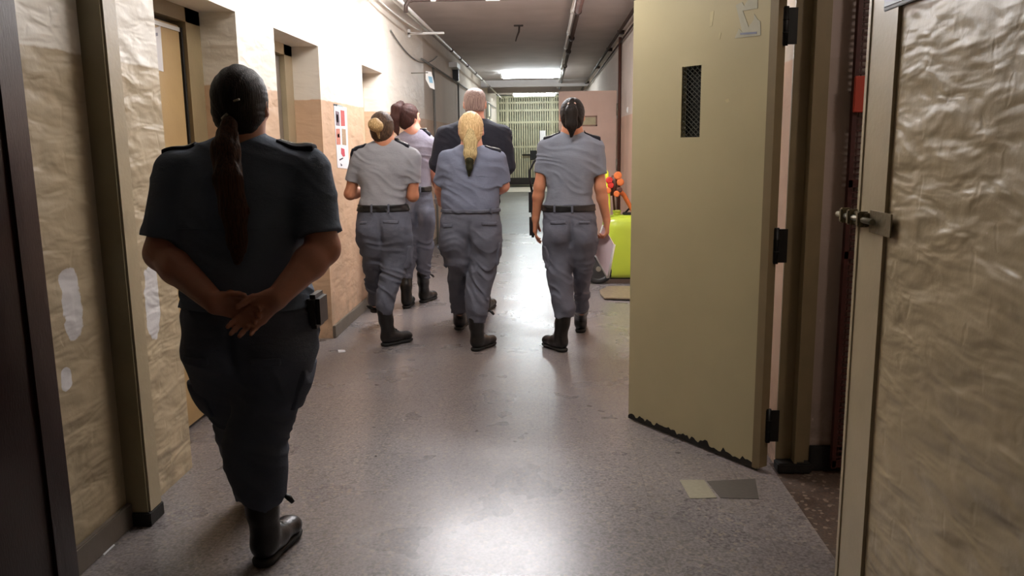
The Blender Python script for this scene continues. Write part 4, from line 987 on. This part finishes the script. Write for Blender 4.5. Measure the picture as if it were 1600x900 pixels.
P2 = person(dict(Y=5.72, h=.0068, x=(-1.62, -.82, 1.72), yr=(5.38, 6.62), seed=21, label='person with brown hair in a pale bun, light grey shirt, by the left wall',
    head=(597, 201), hk=.97, neck=(602, 225, 0), hips=(599, 348, 0), tie=(588, 196, -.11), haircut=.03,
    torso=[(219, 588, 618, 0, .05), (226, 570, 634, 0, .07), (234, 560, 643, 0, .09), (248, 556, 648, 0, .11), (270, 558, 643, 0, .118), (290, 563, 637, 0, .11), (306, 564, 634, 0, .113), (321, 561, 634, 0, .12)],
    armL=[(561, 245, 0), (547, 303, .02), (574, 297, .2)], armR=[(645, 245, 0), (645, 306, .02), (636, 296, .22)], armr=(.046, .040, .027), sleeve=.66,
    hands=[dict(d=(.55, .8, .1), n=(-.3, .2, 1), side=-1), dict(d=(-.4, .9, .1), n=(.3, .2, 1), side=1)],
    pelvis=[(317, 563, 633, 0, .115), (335, 558, 640, 0, .13), (352, 557, 643, 0, .14), (370, 558, 643, 0, .125), (386, 561, 640, 0, .095)],
    legL=[(375, 560, 603, 0, .112), (400, 565, 603, .02, .1), (430, 570, 603, .10, .085), (455, 573, 600, .25, .07), (474, 574, 597, .33, .06)],
    legR=[(372, 598, 643, 0, .118), (395, 597, 645, 0, .105), (420, 596, 639, -.03, .085), (448, 591, 623, -.07, .08), (474, 587, 616, -.1, .075), (492, 590, 613, -.11, .06)],
    kneey=420, crotch=(600, 372), belt=(597, 324, 0, .024), loops=[586, 612], 
    bootL=((0, 0, 0), 0.1, .1), heelL=tuple(at_y(584, 490, 6.14)), bootR=((0, 0, 0), .75, 0), heelR=fl(596, 542),
    skin='skin2', hairm='hairBun', tail=[('hair_bun', [(586, 195, -.12), (589, 197, -.125)], [.046, .043], 'hairTip'), ('loose_strand', [(590, 205, -.11), (593, 216, -.09)], [.014, .008], 'hairTip')],
    shirt='shirt2', epau=[((550, 243, 0), (572, 231, 0)), ((619, 229, 0), (639, 240, 0))], trous='trous',
    pockets=[(616, 344, .055, .012, -.04), (573, 346, .03, .01, .05)], cargo=[(636, 400, 0, .04, .08)], toggles=[(573, 478, .3)]))

P3 = person(dict(Y=7.1, h=.0075, x=(-1.5, -.88, 1.86), yr=(6.78, 7.62), seed=31, label='person with a high dark auburn ponytail and lilac grey shirt, head turned right',
    head=(639, 184), hk=1.0, neck=(646, 207, 0), yaw=.62, hips=(655, 320, 0), tie=(624, 167, -.06), haircut=.02,
    torso=[(203, 634, 662, 0, .05), (209, 624, 670, 0, .07), (217, 618, 675, 0, .09), (235, 617, 677, 0, .11), (262, 622, 674, 0, .112), (285, 632, 673, 0, .11), (298, 634, 673, 0, .12)],
    armL=[(622, 224, 0), (614, 262, .02), (632, 280, .2)], armR=[(671, 224, 0), (676, 268, .02), (686, 300, .18)], armr=(.046, .041, .028), sleeve=.82,
    hands=[dict(d=(.4, .9, 0), n=(0, 0, 1), side=-1), dict(d=(.1, .9, -.2), n=(.9, 0, .3), side=1)],
    pelvis=[(292, 634, 673, 0, .115), (310, 632, 676, 0, .125), (330, 632, 678, 0, .13), (350, 634, 678, 0, .1)],
    legL=[(342, 633, 657, 0, .085), (380, 630, 653, 0, .075), (410, 628, 649, -.02, .07), (437, 626, 643, -.04, .058)],
    legR=[(342, 654, 679, 0, .085), (380, 652, 677, .03, .08), (410, 650, 674, .06, .07), (434, 651, 671, .07, .058)],
    kneey=385, crotch=(655, 345), belt=(655, 295, 0, .024), loops=[660],
    bootL=((0, 0, 0), 0, 0), heelL=fl(634, 483), bootR=((0, 0, 0), .35, 0), heelR=fl(658, 474),
    skin='skin3', hairm='hairRed', tail=[('ponytail', [(626, 163, -.05), (619, 170, -.09), (616, 186, -.1), (619, 202, -.1), (622, 211, -.1)], [.034, .042, .04, .026, .01], 'hairRed')],
    shirt='shirt3', epau=[((657, 207, 0), (672, 217, 0))], trous='trous', toggles=[(672, 428, .06)]))

PM = person(dict(Y=6.5, h=.0078, x=(-1.02, -.14, 1.98), yr=(6.2, 7.4), seed=41, label='tall person with thinning grey hair in a dark suit',
    head=(742, 162), hk=1.09, nk=1.15, neck=(742, 190, 0), hips=(739, 330, 0), tie=(742, 120, 0), haircut=.03, hair=.006, bald=True, napez=-.06,
    torso=[(186, 724, 760, 0, .06), (192, 706, 775, 0, .09), (200, 693, 788, 0, .11), (218, 687, 792, 0, .13), (250, 690, 788, 0, .13), (290, 694, 784, 0, .13), (330, 696, 780, 0, .14), (352, 696, 779, 0, .14)],
    armL=[(695, 210, 0), (683, 256, .02), (700, 280, .24)], armR=[(786, 210, 0), (793, 260, .02), (776, 285, .24)], armr=(.052, .046, .034), long=True,
    hands=[dict(d=(.5, .8, 0), n=(-.3, 0, 1), side=-1), dict(d=(-.5, .8, 0), n=(.3, 0, 1), side=1)],
    pelvis=[(325, 698, 778, 0, .115), (350, 698, 778, 0, .125), (375, 700, 774, 0, .1)],
    legL=[(365, 700, 738, 0, .09), (420, 706, 734, .02, .075), (470, 708, 730, .05, .065), (492, 708, 728, .05, .055)],
    legR=[(365, 738, 775, 0, .09), (420, 738, 764, .04, .075), (460, 740, 761, .1, .065), (480, 742, 762, .12, .055)],
    kneey=420, crotch=(738, 372), bootL=((0, 0, 0), 0, 0), heelL=fl(718, 497), bootR=((0, 0, 0), .2, 0), heelR=fl(757, 488), shoe=True,
    skin='skin3', hairm='hairGr', tail=[], shirt='suit', topname='jacket', trous='suit'))

P4 = person(dict(Y=5.58, h=.0066, x=(-.86, -.18, 1.72), yr=(5.24, 6.46), seed=51, label='person with a blond ponytail ending in a dark tip and blue grey shirt',
    head=(736, 203), hk=1.03, nk=1.05, neck=(737, 230, 0), hips=(735, 350, 0), tie=(735, 206, -.11), haircut=-.014, hair=.009,
    torso=[(226, 720, 753, 0, .06), (232, 706, 768, 0, .08), (240, 696, 779, 0, .1), (258, 690, 784, 0, .122), (285, 691, 782, 0, .132), (305, 690, 780, 0, .138), (320, 690, 780, 0, .142), (329, 693, 779, 0, .14)],
    armL=[(699, 249, 0), (690, 290, .04), (690, 316, .22)], armR=[(776, 249, 0), (785, 290, .03), (772, 298, .22)], armr=(.052, .046, .03), sleeve=.92,
    hands=[dict(d=(.1, .8, -.1), n=(-.9, 0, .3), side=1), dict(d=(-.6, .8, 0), n=(.3, 0, 1), side=1)],
    pelvis=[(320, 694, 778, 0, .13), (345, 686, 783, 0, .15), (365, 686, 783, 0, .142), (386, 690, 780, 0, .105)],
    legL=[(375, 688, 736, 0, .13), (410, 696, 736, .01, .122), (450, 703, 734, .12, .092), (487, 706, 731, .3, .064)],
    legR=[(375, 734, 783, 0, .125), (410, 735, 779, -.02, .108), (450, 727, 767, -.05, .09), (480, 726, 763, -.08, .08), (504, 731, 757, -.09, .06)],
    kneey=430, crotch=(735, 378), belt=(735, 328, 0, .012), beltm='trous', loops=[769],
    bootL=((0, 0, 0), .1, 0), heelL=fl(716, 517, .02), bootR=((0, 0, 0), .5, 0), heelR=fl(739, 550),
    skin='skin3', hairm='hairBl', tail=[('ponytail', [(735, 207, -.115), (735, 222, -.14), (735, 240, -.15), (734, 254, -.145)], [.026, .044, .042, .03], 'blondTail'), ('ponytail_tip', [(734, 250, -.148), (734, 262, -.145), (733, 275, -.14)], [.031, .022, .007], 'darkTip')],
    shirt='shirt4', epau=[((759, 232, 0), (782, 243, 0))], trous='trous', yoke=((745, 273), (779, 277), 0),
    crease=[((694, 300, -.15), (740, 282, -.165), .006), ((700, 318, -.15), (752, 292, -.165), .006), ((730, 321, -.165), (775, 302, -.14), .005)],
    pockets=[(766, 347, .05, .013, -.06), (703, 350, .035, .012, .12)], cargo=[(776, 395, 0, .035, .08), (692, 400, .05, .03, .08)], toggles=[(764, 485, -.08)]))

P5 = person(dict(Y=5.6, h=.0066, x=(-.18, .52, 1.78), yr=(5.26, 6.46), seed=61, label='person at the right of the group with sleek dark ponytail, folder in right hand',
    head=(894, 181), hk=1.0, neck=(894, 209, 0), hips=(890, 348, 0), tie=(893, 163, -.11), haircut=-.008, hair=.009,
    torso=[(206, 880, 908, 0, .055), (212, 862, 926, 0, .075), (220, 850, 937, 0, .1), (242, 849, 937, 0, .12), (270, 853, 931, 0, .12), (294, 855, 926, 0, .114), (310, 852, 925, 0, .116), (322, 849, 927, 0, .12)],
    armL=[(853, 230, 0), (843, 292, 0), (837, 342, .03)], armR=[(932, 230, 0), (938, 294, 0), (948, 344, .04)], armr=(.044, .038, .026), sleeve=.66,
    hands=[dict(d=(-.05, .12, -1), n=(-1, .1, 0), side=1, curl=(.15, .3, .4, .45), spread=.12), dict(d=(.05, .05, -1), n=(1, 0, 0), side=-1, curl=(.9, .95, 1, 1))],
    pelvis=[(318, 850, 926, 0, .12), (340, 848, 931, 0, .138), (360, 848, 933, 0, .142), (386, 851, 931, 0, .115)],
    legL=[(375, 850, 893, 0, .1), (400, 851, 894, -.01, .095), (430, 855, 894, -.03, .09), (455, 860, 896, -.05, .085), (480, 864, 898, -.08, .08), (494, 867, 896, -.09, .062)],
    legR=[(375, 889, 933, .0, .118), (400, 892, 930, .02, .11), (430, 895, 925, .07, .095), (460, 897, 921, .2, .072), (486, 899, 918, .28, .06)],
    kneey=420, crotch=(891, 372), belt=(888, 324, 0, .022), loops=[866, 893],
    bootL=((0, 0, 0), -.6, 0), heelL=fl(884, 551), bootR=((0, 0, 0), .05, 0), heelR=fl(907, 521),
    skin='skin2', hairm='hairB', tail=[('ponytail', [(893, 159, -.10), (893, 175, -.14), (893, 195, -.15), (893, 213, -.13)], [.024, .04, .036, .01], 'hairB'), ('hair_tie', [(888, 162, -.118), (898, 162, -.118)], [.008, .008], 'tie')],
    shirt='shirt5', epau=[((850, 217, 0), (874, 206, 0)), ((914, 206, 0), (937, 217, 0))], trous='trous',
    pockets=[(872, 345, .055, .012, .05), (912, 345, .04, .01, -.05)], cargo=[(855, 400, 0, .035, .08)], toggles=[(862, 468, -.05)]))

# ================================================================ CARRIED THINGS
def slab(name, pix, Y, dY2, t, m, parent=None):
    b = MB(); pts = [at_y(x, y, Y + k * dY2) for (x, y, k) in pix]; n_ = unit(np.cross(pts[1] - pts[0], pts[2] - pts[1])); b.poly(pts, t, n_); return b.build(name, m, parent)
hp_ = at_y(948, 375, 5.63)
r = thing('document_folder', hp_, 'pinkish white folder held by the rightmost person', 'folder')
F4 = [(943, 352, 1), (929, 396, 1), (950, 434, -.2), (960, 382, -.2)]
slab('folder_cover', F4, 5.64, .06, .012, 'folder', r)
edge = [(930, 396), (950, 434)]
for (a, c) in (((943, 352, 1), (929, 396, 1)), ((929, 396, 1), (950, 434, -.2)), ((950, 434, -.2), (960, 382, -.2))):
    b = MB(); b.tube([at_y(a[0], a[1], 5.635 + a[2] * .06), at_y(c[0], c[1], 5.635 + c[2] * .06)], .009, 8); b.build('folder_rim', 'white', r)
r = thing('blue_folder', at_y(684, 308, 5.78), 'pale blue and white papers held low by the blond person, sticking out to the left', 'papers')
slab('paper_stack', [(679, 297, 0), (689, 291, 0), (696, 312, 1), (680, 316, 1)], 5.74, .08, .012, 'blue', r)
slab('white_sheet', [(678, 312, 0), (694, 309, 0), (696, 316, 1), (679, 319, 1)], 5.73, .06, .006, 'paper', r)
YB_ = 5.86
r = thing('shoulder_bag', at_y(831, 330, YB_), 'black bag on a thin strap beside the left arm of the rightmost person', 'bag')
b = MB(); b.tube([at_y(x, y, YB_) for x, y in ((856, 232), (845, 243), (834, 253), (828, 266), (828, 282), (831, 298))], .008, 8); b.build('bag_strap', 'rubber', r)
b = MB(); a, c = at_y(826, 297, YB_), at_y(842, 335, YB_); b.box((a[0], YB_ - .03, c[2]), (c[0], YB_ + .06, a[2]), .015); b.build('bag_body', 'rubber', r)
b = MB(); a, c = at_y(827, 336, YB_), at_y(838, 371, YB_); b.box((a[0], YB_ - .02, c[2]), (c[0], YB_ + .04, a[2]), .015); b.build('bag_lower_pouch', 'rubber', r)
